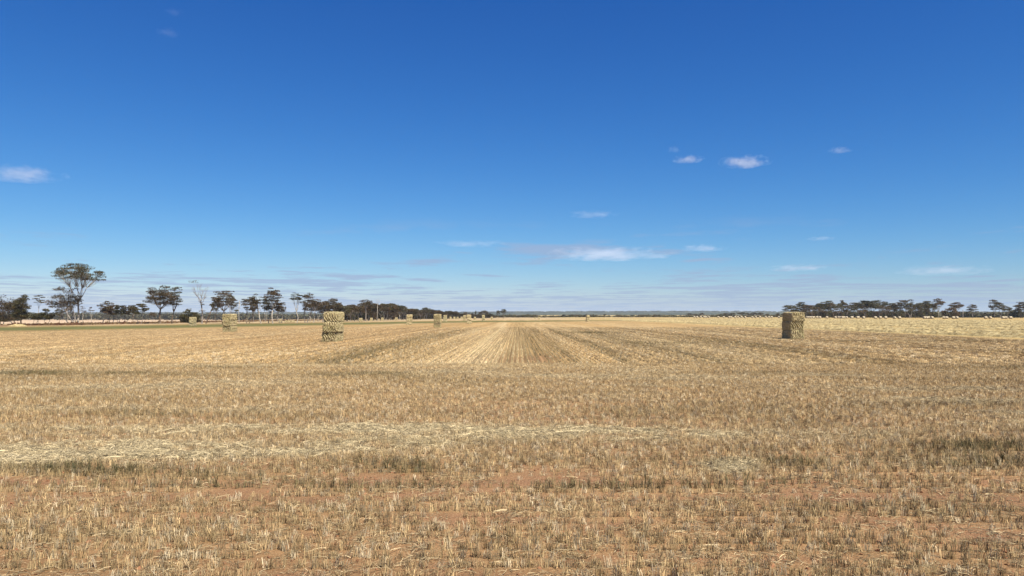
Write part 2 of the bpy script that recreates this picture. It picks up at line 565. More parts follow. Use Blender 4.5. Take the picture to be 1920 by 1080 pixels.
def scatter(name, pts, rot, scl, ix, tnt, coll, label):
    me_ = bpy.data.meshes.new(name)
    n = len(pts)
    me_.vertices.add(n)
    me_.vertices.foreach_set('co', np.asarray(pts, np.float32).ravel())
    a = me_.attributes.new('rot', 'FLOAT_VECTOR', 'POINT'); a.data.foreach_set('vector', np.asarray(rot, np.float32).ravel())
    a = me_.attributes.new('scl', 'FLOAT_VECTOR', 'POINT'); a.data.foreach_set('vector', np.asarray(scl, np.float32).ravel())
    a = me_.attributes.new('ix', 'INT', 'POINT'); a.data.foreach_set('value', np.asarray(ix, np.int32))
    a = me_.attributes.new('tint', 'FLOAT_VECTOR', 'POINT'); a.data.foreach_set('vector', (np.asarray(tnt, np.float32) * AL).ravel())
    o = bpy.data.objects.new(name, me_)
    COL.objects.link(o)
    g = bpy.data.node_groups.new(name, 'GeometryNodeTree')
    g.interface.new_socket('Geometry', in_out='INPUT', socket_type='NodeSocketGeometry')
    g.interface.new_socket('Geometry', in_out='OUTPUT', socket_type='NodeSocketGeometry')
    gi = g.nodes.new('NodeGroupInput'); go = g.nodes.new('NodeGroupOutput')
    ins = g.nodes.new('GeometryNodeInstanceOnPoints')
    ci = g.nodes.new('GeometryNodeCollectionInfo')
    ci.inputs['Collection'].default_value = coll
    ci.inputs['Separate Children'].default_value = True
    ci.inputs['Reset Children'].default_value = True
    g.links.new(gi.outputs[0], ins.inputs['Points'])
    g.links.new(ci.outputs[0], ins.inputs['Instance'])
    ins.inputs['Pick Instance'].default_value = True
    for nm, dt, sock in (('rot', 'FLOAT_VECTOR', 'Rotation'), ('scl', 'FLOAT_VECTOR', 'Scale'), ('ix', 'INT', 'Instance Index')):
        na = g.nodes.new('GeometryNodeInputNamedAttribute'); na.data_type = dt; na.inputs[0].default_value = nm
        g.links.new(na.outputs[0], ins.inputs[sock])
    g.links.new(ins.outputs[0], go.inputs[0])
    md = o.modifiers.new('scatter', 'NODES'); md.node_group = g
    tag(o, label, kind='stuff')
    return o


tufts = [tuft('stubble_tuft_%02d' % i, 11, .034, .013, .045, .098, .0052, .12, 1) for i in range(10)]
c_tuft = proto_collection('stubble_tufts', tufts)
segs = [tuft('stubble_segment_%02d' % i, 40, .27, .013, .045, .095, .010, .14, 6) for i in range(10)]
c_seg = proto_collection('stubble_segments', segs)
fsegs = [tuft('stubble_far_segment_%02d' % i, 44, .54, .018, .05, .10, .018, .14, 6) for i in range(8)]
c_fseg = proto_collection('stubble_far_segments', fsegs)
lits = [litter('straw_litter_%02d' % i, 14, .15, .03, .03, .14, .0046) for i in range(8)]
c_lit = proto_collection('straw_litters', lits)
heap = [litter('straw_heap_%02d' % i, 80, .20, .07, .03, .13, .0048, 0.0) for i in range(6)]
c_heap = proto_collection('straw_heaps', heap)
c_clod = proto_collection('soil_clods', [clod('soil_clod_%02d' % i) for i in range(6)])
c_weed = proto_collection('dry_weeds', [weed('dry_weed_%02d' % i) for i in range(6)])

rs = np.random.RandomState(3)


def stem_tint(p, n, r, near=1.0):
    c = np.tile(np.array((0.63, 0.455, 0.240)), (n, 1))
    k = r.rand(n)
    c = lerp(c, (k < .26).astype(float) * .75, (0.78, .65, .45))       # bleached
    c = lerp(c, ((k > .18) & (k < .36)) * .6, (0.33, .20, .085))       # weathered brown
    c = lerp(c, p['peach'] * .6, (0.58, .385, .19))
    c = lerp(c, p['br'] * .7, (0.80, 0.65, 0.40))
    g = np.clip(p['dk'] * 1.25, 0, 1) * (0.45 + .55 * r.rand(n))
    c = lerp(c, g * .85, (0.135, 0.105, 0.042))
    c = lerp(c, np.clip(p['dk'] * (r.rand(n) < .35), 0, 1) * .7, (0.10, 0.115, 0.050))
    c = lerp(c, p['grn'] * .9, (0.12, 0.145, 0.045))
    c = lerp(c, p['hay'] * .6, (0.66, .52, .27))
    return c * (1.0 * (0.75 + 0.5 * r.rand(n)))[:, None]


# headland: rows run across the view
px_, py_ = [], []
row = 5.0
while row < HEAD + .3:
    half = row * .70 + 3.0
    st = 0.041 if row < 15 else 0.058 if row < 22 else 0.070
    n = int(2 * half / st)
    xx = np.linspace(-half, half, n) + rs.uniform(-.03, .03, n)
    yy = row + rs.normal(0, 1, n) * np.interp(row, [8, 16], [.016, .035]) + 0.03 * np.sin(xx * .35 + row * 3)
    px_.append(xx); py_.append(yy)
    row += 0.235 + rs.uniform(-.012, .012)
x = np.concatenate(px_); y = np.concatenate(py_)
p = paint(x, y)
keep = rs.rand(len(x)) > np.clip(p['bare'], 0, 1) * .85 + .02
gap = vnoise(x * .8, y * 4, .35, 51)
keep &= ~((gap < .17) & (y < 16))
x, y = x[keep], y[keep]; p = {k: v[keep] for k, v in p.items()}
n = len(x)
hs = (0.75 + .5 * rs.rand(n)) * np.interp(y, [6, 14, 34], [1.05, .95, .75]) * (1 + .55 * p['dk'] - .25 * p['br'] - .25 * p['bare'])
ws = np.where(y < 15, 1.0, np.where(y < 22, 1.1, 1.25))
scl = np.stack([ws, ws, hs * np.where(y < 14, .92, 1.0)], -1)
rot = np.stack([rs.normal(0, .10, n), rs.normal(0, .10, n), np.where(rs.rand(n) < .5, 0, math.pi) + rs.normal(0, .35, n)], -1)
scatter('headland_stubble', np.stack([x, y, p['z']], -1), rot, scl, rs.randint(0, 10, n), stem_tint(p, n, rs), c_tuft,
        'cut stubble stems in rows across the near headland')
NHEAD = n

# main paddock: rows run away from the camera
px_, py_, sg = [], [], []
for k in range(-480, 481):
    xr = k * .25
    y0 = max(HEAD + .2, (abs(xr) - 3.5) / .70)
    if y0 < 84:
        yy = np.arange(y0, 84, .54)
        px_.append(np.full(len(yy), xr)); py_.append(yy + rs.uniform(-.1, .1, len(yy))); sg.append(np.zeros(len(yy), int))
    y1 = max(y0, 84)
    if y1 < 150 and xr < 47:
        yy = np.arange(y1, 150, 1.1)
        px_.append(np.full(len(yy), xr)); py_.append(yy + rs.uniform(-.2, .2, len(yy))); sg.append(np.ones(len(yy), int))
xr = np.concatenate(px_) + rs.normal(0, .015, sum(map(len, px_))); y = np.concatenate(py_); sg = np.concatenate(sg)
x = xr + ROWDX * y
p = paint(x, y)
for zone, coll, nm, lb in ((0, c_seg, 'paddock_stubble', 'drill rows of cut stubble running away to the horizon'),
                           (1, c_fseg, 'distant_stubble', 'fine far rows of stubble before the distant bale stacks')):
    rowv = vnoise(np.round(xr / .25) * 3.7, y * .03, 1.0, 60)
    kp = (sg == zone) & (rs.rand(len(x)) > .12 + p['bare'] * .5 + .45 * (rowv < .25)) & (p['hay'] < .5)
    if zone == 1: kp &= rs.rand(len(x)) > .35 * sm(100, 150, y)
    xx, yy = x[kp], y[kp]; q = {k_: v[kp] for k_, v in p.items()}
    n = len(xx)
    tn = stem_tint(q, n, rs) * (0.60 + .85 * rowv[kp])[:, None]
    tn = tn * 0.9 + tn.mean(0) * .1
    hh = (.8 + .4 * rs.rand(n)) * (1 + .35 * q['dk'] - .2 * q['br'])
    if zone == 1: hh *= 1 - .6 * sm(110, 150, yy)
    scatter(nm, np.stack([xx, yy, q['z']], -1), np.stack([np.zeros(n), np.zeros(n), np.where(rs.rand(n) < .5, math.pi / 2, -math.pi / 2) + rs.normal(0, .03, n)], -1),
            np.stack([np.ones(n), np.ones(n), hh], -1), rs.randint(0, 10 if zone == 0 else 8, n), tn, coll, lb)
    print(nm, n)

# loose straw
N = 46000
d = 5.0 * (31 / 5.0) ** rs.rand(N) ** .85
x = rs.uniform(-1, 1, N) * (d * .70 + 3); y = d
p = paint(x, y)
kp = rs.rand(N) < (.14 + .8 * p['br'] - .06 * p['bare']) * (1 - .5 * p['dk'])
x, y = x[kp], y[kp]; p = {k: v[kp] for k, v in p.items()}; n = len(x)
tn = lerp(np.tile(np.array((0.56, .43, .25)), (n, 1)), p['br'] * .8, (0.68, .56, .36)) * (.55 + .5 * rs.rand(n))[:, None]
s_ = (.6 + .8 * rs.rand(n)) * np.where(y < 16, 1, 1.3)
scatter('loose_straw', np.stack([x, y, p['z'] + .002], -1), np.stack([rs.normal(0, .06, n), rs.normal(0, .06, n), rs.uniform(0, 6.28, n)], -1),
        np.stack([s_, s_, s_ * (1 + .9 * p['br'])], -1), rs.randint(0, 8, n), tn, c_lit, 'loose straws strewn between the stubble rows')
# heaped pale straw of the spilt windrow
N = 26000
px2 = rs.uniform(-150, 2070, N)
y = rs.uniform(9.5, 15.5, N); x = (px2 - 960) / F * y
p = paint(x, y)
kp = rs.rand(N) < np.clip((p['br'] - .25) * .7, 0, .45)
x, y = x[kp], y[kp]; p = {k: v[kp] for k, v in p.items()}; n = len(x)
tn = np.array((0.84, .68, .41)) * (.52 + .55 * rs.rand(n))[:, None]
s_ = .45 + .6 * rs.rand(n)
scatter('windrow_straw', np.stack([x, y, p['z']], -1), np.stack([rs.normal(0, .2, n), rs.normal(0, .2, n), rs.uniform(-1.3, 1.3, n)], -1),
        np.stack([s_, s_, s_ * .9], -1), rs.randint(0, 6, n), tn, c_heap, 'pale heaped straw lying in a band across the headland')
# clods
N = 16000
d = 5.0 + 22 * rs.rand(N) ** 1.6
x = rs.uniform(-1, 1, N) * (d * .70 + 3); y = d; p = paint(x, y); n = N
s_ = .005 + .017 * rs.rand(n) ** 4
tn = np.array((0.175, .088, .048)) * (.6 + .6 * rs.rand(n))[:, None]
scatter('red_clods', np.stack([x, y, p['z'] + s_ * .2], -1), rs.uniform(0, 6.28, (n, 3)) * np.array([.15, .15, 1]), np.stack([s_, s_ * 1.2, s_], -1),
        rs.randint(0, 6, n), tn, c_clod, 'crumbs and clods of red soil among the stubble')
# dry weeds
N = 9000
px2 = rs.uniform(-150, 2070, N); y = rs.uniform(8.5, 16, N); x = (px2 - 960) / F * y
p = paint(x, y); kp = rs.rand(N) < np.clip(p['dk'] - .45, 0, 1) * .45
x, y = x[kp], y[kp]; p = {k: v[kp] for k, v in p.items()}; n = len(x)
s_ = .35 + .55 * rs.rand(n)
tn = lerp(np.tile(np.array((0.16, .12, .055)), (n, 1)), rs.rand(n) * .7, (.10, .12, .06)) 
scatter('dry_weeds', np.stack([x, y, p['z']], -1), np.stack([rs.normal(0, .1, n), rs.normal(0, .1, n), rs.uniform(0, 6.28, n)], -1),
        np.stack([s_, s_, s_], -1), rs.randint(0, 6, n), tn, c_weed, 'dark dry weeds standing among the near stubble')


# ------------------------------------------------------------------ hay swathes on the right
m_hay, t, b, out = principled('mown_hay', 0.9, 0.1)
pos = t.n('ShaderNodeNewGeometry').outputs['Position']
n_a = t.noise(pos, 3.0, 5.0, .7); n_b = t.noise(pos, 14.0, 3.0, .7)
c = t.mix(t.ramp(n_a, .35, .62), al(0.30, 0.215, 0.09), al(0.56, 0.45, 0.24))
c = t.mix(t.ramp(n_b, .60, .72), c, al(0.22, 0.155, 0.07))
t.t.links.new(c, b.inputs['Base Color'])
bmp = t.n('ShaderNodeBump', {'Height': n_b, 'Strength': 1.0, 'Distance': .12})
t.t.links.new(bmp.outputs[0], b.inputs['Normal'])
SWATH = [(50.5, 'nearest lumpy pale hay swath along the edge of the right paddock'),
         (61, 'second hay swath from the front in the right paddock'),
         (72, 'third hay swath from the front in the right paddock'),
         (84, 'fourth hay swath from the front in the right paddock'),
         (97, 'fifth hay swath from the front in the right paddock'), (111, 'sixth hay swath from the front in the right paddock'),
         (127, 'third from last hay swath before the round bales on the right'), (145, 'last but one hay swath before the round bales on the right'),
         (166, 'farthest thin hay swath before the round bales on the right')]
for k, (X0, lb) in enumerate(SWATH):
    vs, fs = [], []
    step = .35 if k < 3 else .7
    y0 = max(25, X0 / .72 - 4)
    yy = np.arange(y0, 430, step)
    wd = 1.25 if k == 0 else 1.0
    cols = np.linspace(-1, 1, 9)
    off = .5 * (fbm(yy * 0, yy, 14, 70 + k) - .5) + .5 * np.sin(yy * .035 + k)
    for i, yv in enumerate(yy):
        ww = wd * (.75 + .6 * vnoise(k * 9, yv, .9, 71))
        for c_ in cols:
            xx = X0 + ROWDX * yv + off[i] + c_ * ww + .12 * (vnoise(c_ * 6, yv, .3, 77) - .5)
            hh = (.42 if k == 0 else .30) * (1 - c_ * c_) ** .8 * (.35 + 1.1 * vnoise(xx * 2.5, yv * 1.3, 1.0, 73 + k)) + .10 * (vnoise(xx, yv, .3, 75) - .5) * (abs(c_) < .95)
            vs.append((xx, yv, gz(xx, yv) + max(hh, 0) - .03 * (abs(c_) > .9) + .02))
    nc = len(cols)
    for i in range(len(yy) - 1):
        for j in range(nc - 1):
            a = i * nc + j
            fs.append((a, a + 1, a + 1 + nc, a + nc))
    o = mesh_obj('hay_swath', vs, fs, m_hay)
    tag(o, lb or 'thin hay swath far back in the right paddock before the round bales', 'hay swath', 'hay swathes in the right paddock')


# ------------------------------------------------------------------ square bales
def bale_material(name):
    m, t, b, out = principled(name, 0.9, 0.1)
    tcx = t.n('ShaderNodeTexCoord').outputs['Object']
    oi = t.n('ShaderNodeObjectInfo').outputs['Random']
    vv = t.n('ShaderNodeVectorMath', {0: tcx, 1: t.n('ShaderNodeCombineXYZ', {0: t.math('MULTIPLY', oi, 30), 1: 0.0, 2: 0.0}).outputs[0]}).outputs[0]
    a1 = t.noise(vv, 13.0, 4.0, .7); a2 = t.noise(vv, 42.0, 3.0, .7); a3 = t.noise(vv, 1.6, 2.0, .5)
    c = t.mix(t.ramp(a1, .40, .60), al(0.34, 0.26, 0.125), al(0.80, 0.665, 0.40))
    c = t.mix(t.ramp(a2, .52, .62), c, al(0.06, 0.038, 0.015))  # shade of the gaps between stalks, put into the colour as dark specks
    c = t.mix(t.ramp(a3, .45, .7, 0.0, .3), c, al(0.40, 0.38, 0.15))
    t.t.links.new(c, b.inputs['Base Color'])
    bmp = t.n('ShaderNodeBump', {'Height': t.math('ADD', a2, t.math('MULTIPLY', a1, 1.5)), 'Strength': 1.0, 'Distance': .06})
    t.t.links.new(bmp.outputs[0], b.inputs['Normal'])
    return m


m_bale = bale_material('baled_hay')
m_wisp, t, b, out = principled('hay_wisps', 0.8, 0.15)
tcx = t.n('ShaderNodeTexCoord').outputs['Object']
c = t.mix(t.ramp(t.noise(tcx, 20.0, 2.0, .6), .35, .65), al(0.34, 0.27, 0.11), al(0.74, 0.67, 0.42))
t.t.links.new(c, b.inputs['Base Color'])
m_twine, t, b, out = principled('baling_twine', 0.6, 0.3)
b.inputs['Base Color'].default_value = (0.10, 0.08, 0.05, 1)

BW, BL, BH = 1.24, 2.40, 0.87


def bale_mesh(name, seed, res=0.055, wisps=1500, amp=1.0):
    rr = random.Random(seed)
    r2 = np.random.RandomState(seed)
    bm = bmesh.new()
    fx, fy, fz = BW / 2, BL / 2, BH / 2
    faces = [((1, 0, 0), (0, 1, 0), (0, 0, 1)), ((-1, 0, 0), (0, -1, 0), (0, 0, 1)), ((0, 1, 0), (-1, 0, 0), (0, 0, 1)),
             ((0, -1, 0), (1, 0, 0), (0, 0, 1)), ((0, 0, 1), (1, 0, 0), (0, 1, 0)), ((0, 0, -1), (-1, 0, 0), (0, 1, 0))]
    hs_ = (fx, fy, fz)
    vm = {}

    def disp(p, nrm):
        # rounded corners, twine grooves and torn lumps of stalk ends
        q = [p[i] / hs_[i] for i in range(3)]
        v = Vector(p)
        ex = [max(0, abs(q[i]) * hs_[i] - (hs_[i] - .14)) for i in range(3)]
        s2 = sum(e * e for e in ex)
        if s2 > 0.01 ** 2:
            L = math.sqrt(s2)
            if L > .14:
                k = .14 / L
                v = Vector([math.copysign((hs_[i] - .14) + ex[i] * k, p[i]) if ex[i] > 0 else p[i] for i in range(3)])
        # flakes: slices along the length of the bale
        sidef = max(abs(q[0]), abs(q[2])) > .995
        endf = abs(q[1]) > .995
        a = 0.0
        if endf:
            rib = math.sin((p[0] + .3 * math.sin(p[2] * 3 + seed)) * 2 * math.pi / .21 + seed)
            a += .055 * rib
            a += .12 * (float(vnoise(p[0] * 1.3, p[2] * .55, .09, seed)) - .5)
        else:
            fl = math.sin(p[1] * 2 * math.pi / .16 + seed * 2)
            a += .010 * fl
            a += .085 * (float(vnoise(p[1] + p[0], p[2] - p[0], .13, seed + 3)) - .5)
            for k in range(6):
                xk = (-.5 + (k + .5) / 6) * BW
                if abs(q[2]) > .995 and abs(p[0] - xk) < .03: a -= .015
        a += .06 * (float(vnoise(p[0] + p[1] * .7, p[2] + p[1], .45, seed + 5)) - .5)
        return v + Vector(nrm) * a * amp

    for nrm, u, w_ in faces:
        nrm, u, w_ = Vector(nrm), Vector(u), Vector(w_)
        iu = [i for i in range(3) if abs(u[i]) > .5][0]; iw = [i for i in range(3) if abs(w_[i]) > .5][0]
        inn = [i for i in range(3) if abs(nrm[i]) > .5][0]
        nu = max(4, int(2 * hs_[iu] / res)); nw = max(3, int(2 * hs_[iw] / res))
        grid = []
        for j in range(nw + 1):
            rowv = []
            for i in range(nu + 1):
                pu_ = (-1 + 2 * i / nu) * hs_[iu]; pw_ = (-1 + 2 * j / nw) * hs_[iw]
                p3 = [0, 0, 0]
                p3[inn] = nrm[inn] * hs_[inn]; p3[iu] = u[iu] * pu_; p3[iw] = w_[iw] * pw_
                key = tuple(round(c_, 4) for c_ in p3)
                if key not in vm:
                    onedge = sum(abs(abs(p3[q_]) - hs_[q_]) < 1e-4 for q_ in range(3))
                    nd = nrm if onedge == 1 else Vector([math.copysign(1, p3[q_]) if abs(abs(p3[q_]) - hs_[q_]) < 1e-4 else 0 for q_ in range(3)]).normalized()
                    vm[key] = bm.verts.new(disp(p3, nd))
                rowv.append(vm[key])
            grid.append(rowv)
        for j in range(nw):
            for i in range(nu):
                try: bm.faces.new((grid[j][i], grid[j][i + 1], grid[j + 1][i + 1], grid[j + 1][i]))
                except ValueError: pass
    me_ = bpy.data.meshes.new(name)
    bm.to_mesh(me_); bm.free()
    me_.materials.append(m_bale)
    me_.transform(Matrix.Translation((0, 0, BH / 2)))
    wm = None
    if wisps:
        m = MB()
        for i in range(wisps):
            f = rr.random()
            if f < .45:
                y_ = -fy if f < .25 else fy
                p = Vector((rr.uniform(-fx, fx), y_, rr.uniform(-fz, fz))); nrm = Vector((0, math.copysign(1, y_), 0))
            elif f < .8:
                x_ = -fx if f < .62 else fx
                p = Vector((x_, rr.uniform(-fy, fy), rr.uniform(-fz, fz))); nrm = Vector((math.copysign(1, x_), 0, 0))
            else:
                p = Vector((rr.uniform(-fx, fx), rr.uniform(-fy, fy), fz)); nrm = Vector((0, 0, 1))
            tdir = Vector((rr.gauss(0, 1), rr.gauss(0, 1), rr.gauss(0, 1) - .4)).normalized()
            dd = (nrm * rr.uniform(.1, .6) + tdir * .9).normalized()
            L = rr.uniform(.03, .10)
            sd_ = dd.cross(Vector((rr.random(), rr.random(), rr.random())))
            p0 = p - dd * .02
            m.ribbon([p0, p0 + dd * L * .6 + Vector((0, 0, .005)), p0 + dd * L - Vector((0, 0, .02))], rr.uniform(.007, .014), sd_)
        wm = bpy.data.meshes.new('hay_wisps')
        wm.from_pydata([(a, b_, c_ + BH / 2) for a, b_, c_ in m.v], [], m.f)
        wm.materials.append(m_wisp)
    return me_, wm


def twine_mesh():
    m = MB()
    fx, fy = BW / 2, BL / 2 + .005
    return m


near_bales = [bale_mesh('square_bale', 21 + i) for i in range(6)]
far_bales = [bale_mesh('far_square_bale', 41 + i, .16, 0, .9)[0] for i in range(4)]


def add_bale(x, y, z, rz, near, k, label, group, flip=False):
    if near:
        o = bpy.data.objects.new('hay_bale', near_bales[k % 6][0]); COL.objects.link(o)
        wv = bpy.data.objects.new('loose_wisps', near_bales[k % 6][1]); COL.objects.link(wv)
        wv.parent = o; wv['kind'] = 'stuff'
    else:
        o = bpy.data.objects.new('hay_bale', far_bales[k % 4]); COL.objects.link(o)
    o.location = (x, y, z); o.rotation_euler = (0, 0, rz + (math.pi if flip else 0))
    tag(o, label, 'hay bale', group)
    return o


R2 = random.Random(8)
LV = {3: ['bottom bale', 'middle bale', 'top bale'], 2: ['lower bale', 'upper bale'], 1: ['single bale']}


def stack(px, d, n, where, near=False, group=None, offs=None, side='l', rz=0.0):
    """px: pixel column of the nearer front edge's outer side (left edge of the front face); d: depth of the front face"""
    x0 = (px - 960) / F * d + BW / 2
    yc = d + BL / 2
    z = min(gz(x0, d), gz(x0, yc)) - .02
    for k in range(n):
        ox, oy = (offs[k] if offs else (R2.uniform(-.07, .07), R2.uniform(-.08, .08)))
        add_bale(x0 + ox, yc + oy, z, rz + R2.uniform(-.025, .025), near, R2.randrange(60), where if n == 1 else '%s of %s' % (LV[n][k], where),
                 group or 'square hay bales stacked across the paddock', R2.random() < .5)
        z += BH - .015
    return x0, yc


stack(604.5, 62.4, 3, 'the big sunlit stack left of centre', True, offs=[(-.02, .05), (.05, -.06), (.05, .16)], rz=-.02)
stack(1483, 69.3, 3, 'the big stack on the right with its left side in black shade', True, offs=[(-.02, 0), (-.03, .04), (.04, -.02)])
stack(417, 104, 3, 'the square stack in front of the left trees, third nearest', True)
stack(355, 212, 3, 'the small stack before the round dark shrub')
stack(762, 187, 3, 'the greenish stack left of the tall narrow one')
stack(813.5, 139, 3, 'the tall narrow stack left of the vanishing rows', True)
stack(875, 209, 3, 'the stack right of the tall narrow one, under the low tree belt')
stack(831, 277, 3, 'the small stack just behind the tall narrow one')
stack(868, 352, 3, 'the tiny stack touching the left side of a nearer stack')
stack(903.5, 318, 3, 'the small lone stack left of the row lines')
stack(888.5, 420, 2, 'the low stack between two taller ones near the row lines')
stack(920, 430, 2, 'the far low stack nearest the isolated pair of trees')
stack(843, 520, 2, 'the leftmost far low stack behind the tall narrow one')
stack(850, 500, 2, 'the second far low stack behind the tall narrow one')
stack(856, 520, 2, 'the third far low stack behind the tall narrow one')
stack(863.5, 500, 2, 'the fourth far low stack behind the tall narrow one')
stack(673, 330, 2, 'the far stack just right of the big left stack')
stack(694, 430, 2, 'the first of three far low stacks before the tree belt')
stack(714.5, 430, 2, 'the second of three far low stacks before the tree belt')
stack(740.5, 430, 2, 'the third of three far low stacks before the tree belt')
stack(522, 330, 2, 'the far stack at the left end of a low bale row')
for i, px in enumerate([534, 539.5, 545]):
    stack(px, 345, 1, ['single bale of the low far row, next to the far stack', 'single bale in the middle of the low far row', 'single bale at the right end of the low far row'][i])
stack(1099.5, 290, 3, 'the lone far stack right of the vanishing rows')
stack(1002, 520, 1, 'single far bale left of a tiny two bale stack beyond the rows')
stack(1009, 500, 2, 'the tiny far two bale stack beyond the vanishing rows')

# ------------------------------------------------------------------ round bales far right
def round_bale_mesh(seed):
    rr = random.Random(seed)
    v, f = [], []
    S, L = 20, 1.45
    prof = [(-L / 2, .0), (-L / 2, .62), (-L / 2 + .05, .74), (-.3, .78), (.3, .78), (L / 2 - .05, .74), (L / 2, .62), (L / 2, .0)]
    for (a, r) in prof:
        for k in range(S):
            t_ = 2 * math.pi * k / S
            q = r * (1 + rr.uniform(-.03, .03))
            zz = q * math.sin(t_) + .74
            v.append((a + rr.uniform(-.02, .02), q * math.cos(t_), max(zz, .0)))
    for i in range(len(prof) - 1):
        for k in range(S):
            a = i * S + k; b_ = i * S + (k + 1) % S
            f.append((a, b_, b_ + S, a + S))
    me_ = bpy.data.meshes.new('round_bale')
    me_.from_pydata(v, [], f); me_.materials.append(m_rbale)
    me_.polygons.foreach_set('use_smooth', [True] * len(f))
    return me_


m_rbale, t, b, out = principled('round_bale_straw', 0.9, 0.1)
tcx = t.n('ShaderNodeTexCoord').outputs['Object']
c = t.mix(t.ramp(t.noise(tcx, 5.0, 3.0, .6), .35, .65), al(0.36, 0.28, 0.18), al(0.60, 0.52, 0.39))
t.t.links.new(c, b.inputs['Base Color'])
rbm = [round_bale_mesh(i) for i in range(4)]


def round_bale(px, d, label, rz=None):
    x_, y_, z_ = at(px, d)
    o = bpy.data.objects.new('round_bale', R2.choice(rbm)); COL.objects.link(o)
    o.location = (x_, y_, z_ - .03); o.rotation_euler = (0, 0, R2.uniform(-.6, .6) if rz is None else rz)
    tag(o, label, 'round bale', 'round bales along the right tree line')


for q in [435, 455, 475, 497, 515, 550, 580, 660, 755, 790, 815, 830, 852, 880, 935, 945, 1000, 1015]:
    round_bale(1440 + q / 6, 500 + R2.uniform(-15, 15), 'small round bale among those under the tree belt just right of the big right stack')
for q in [110, 245, 300, 360]:
    round_bale(1600 + q / 6, 455 + R2.uniform(-12, 12), 'round bale of the loose foursome under the densest right hand trees')
for q, lb in [(460, 'left one of two round bales spaced under the peaked crown'), (515, 'right one of two round bales spaced under the peaked crown'),
              (797, 'leftmost of a tight clump of pale round bales'), (818, 'middle of a tight clump of pale round bales'),
              (842, 'rightmost of a tight clump of pale round bales'), (880, 'round bale just right of the tight clump'),
              (1015, 'left round bale of a pair below the forked pale gum'), (1045, 'right round bale of a pair below the forked pale gum'),
              (1122, 'left round bale of a pair below the dark bush'), (1160, 'right round bale of a pair below the dark bush'),
              (1485, 'left round bale of two beneath the tall right gum'), (1535, 'right round bale of two beneath the tall right gum'),
              (1680, 'large looking round bale near the right edge, left of another'), (1712, 'dim round bale tucked beside a larger one near the right edge'),
              (1765, 'rightmost round bale before the picture edge')]:
    round_bale(1600 + q / 6, 430 + R2.uniform(-8, 8), lb)
for q in [610, 640, 680, 722, 742, 772, 880, 940, 1000, 1022, 1070, 1100, 1140, 1180, 1262, 1300, 1350, 1410, 1450, 1480, 1560]:
    round_bale(1200 + q / 6, 600 + R2.uniform(-20, 20), 'tiny pale round bale in the long far row left of the big right stack')

# ------------------------------------------------------------------ trees
def leaf_material(name, c0, c1, c2):
    m, t, b, out = principled(name, 0.6, 0.25)
    tcx = t.n('ShaderNodeTexCoord').outputs['Object']
    oi = t.n('ShaderNodeObjectInfo').outputs['Random']
    rp = t.n('ShaderNodeNewGeometry').outputs['Random Per Island']
    c = t.mix(t.ramp(t.noise(tcx, .35, 2.0, .6), .38, .62), c0, c1)
    c = t.mix(t.ramp(rp, .55, 1.0, 0, .7), c, c2)
    c = t.mix(t.math('ADD', .15, t.math('MULTIPLY', oi, .35)), c, (0.040, 0.038, 0.018))
    t.t.links.new(c, b.inputs['Base Color'])
    tr = t.n('ShaderNodeBsdfTranslucent', {0: c})
    mx = t.n('ShaderNodeMixShader', {0: .25, 1: b.outputs[0], 2: tr.outputs[0]})
    t.t.links.new(mx.outputs[0], out.inputs[0])
    return m


m_leafb = leaf_material('bronze_gum_leaves', (0.100, 0.050, 0.024), (0.075, 0.052, 0.018), (0.150, 0.090, 0.040))
m_leafg = leaf_material('olive_gum_leaves', (0.062, 0.058, 0.016), (0.090, 0.058, 0.022), (0.14, 0.12, 0.042))
m_leafm = leaf_material('mallee_leaves', (0.085, 0.078, 0.038), (0.065, 0.050, 0.026), (0.15, 0.14, 0.07))


def bark(name, c0, c1):
    m, t, b, out = principled(name, 0.85, 0.15)
    tcx = t.n('ShaderNodeTexCoord').outputs['Object']
    c = t.mix(t.ramp(t.noise(tcx, 1.5, 4.0, .65), .35, .65), c0, c1)
    t.t.links.new(c, b.inputs['Base Color'])
    return m


m_pale = bark('pale_bark', al(0.30, 0.255, 0.21), al(0.46, 0.41, 0.35))
m_brown = bark('brown_bark', (0.10, 0.07, 0.05), (0.20, 0.15, 0.11))
m_grey = bark('grey_bark', al(0.20, 0.17, 0.15), al(0.34, 0.30, 0.27))


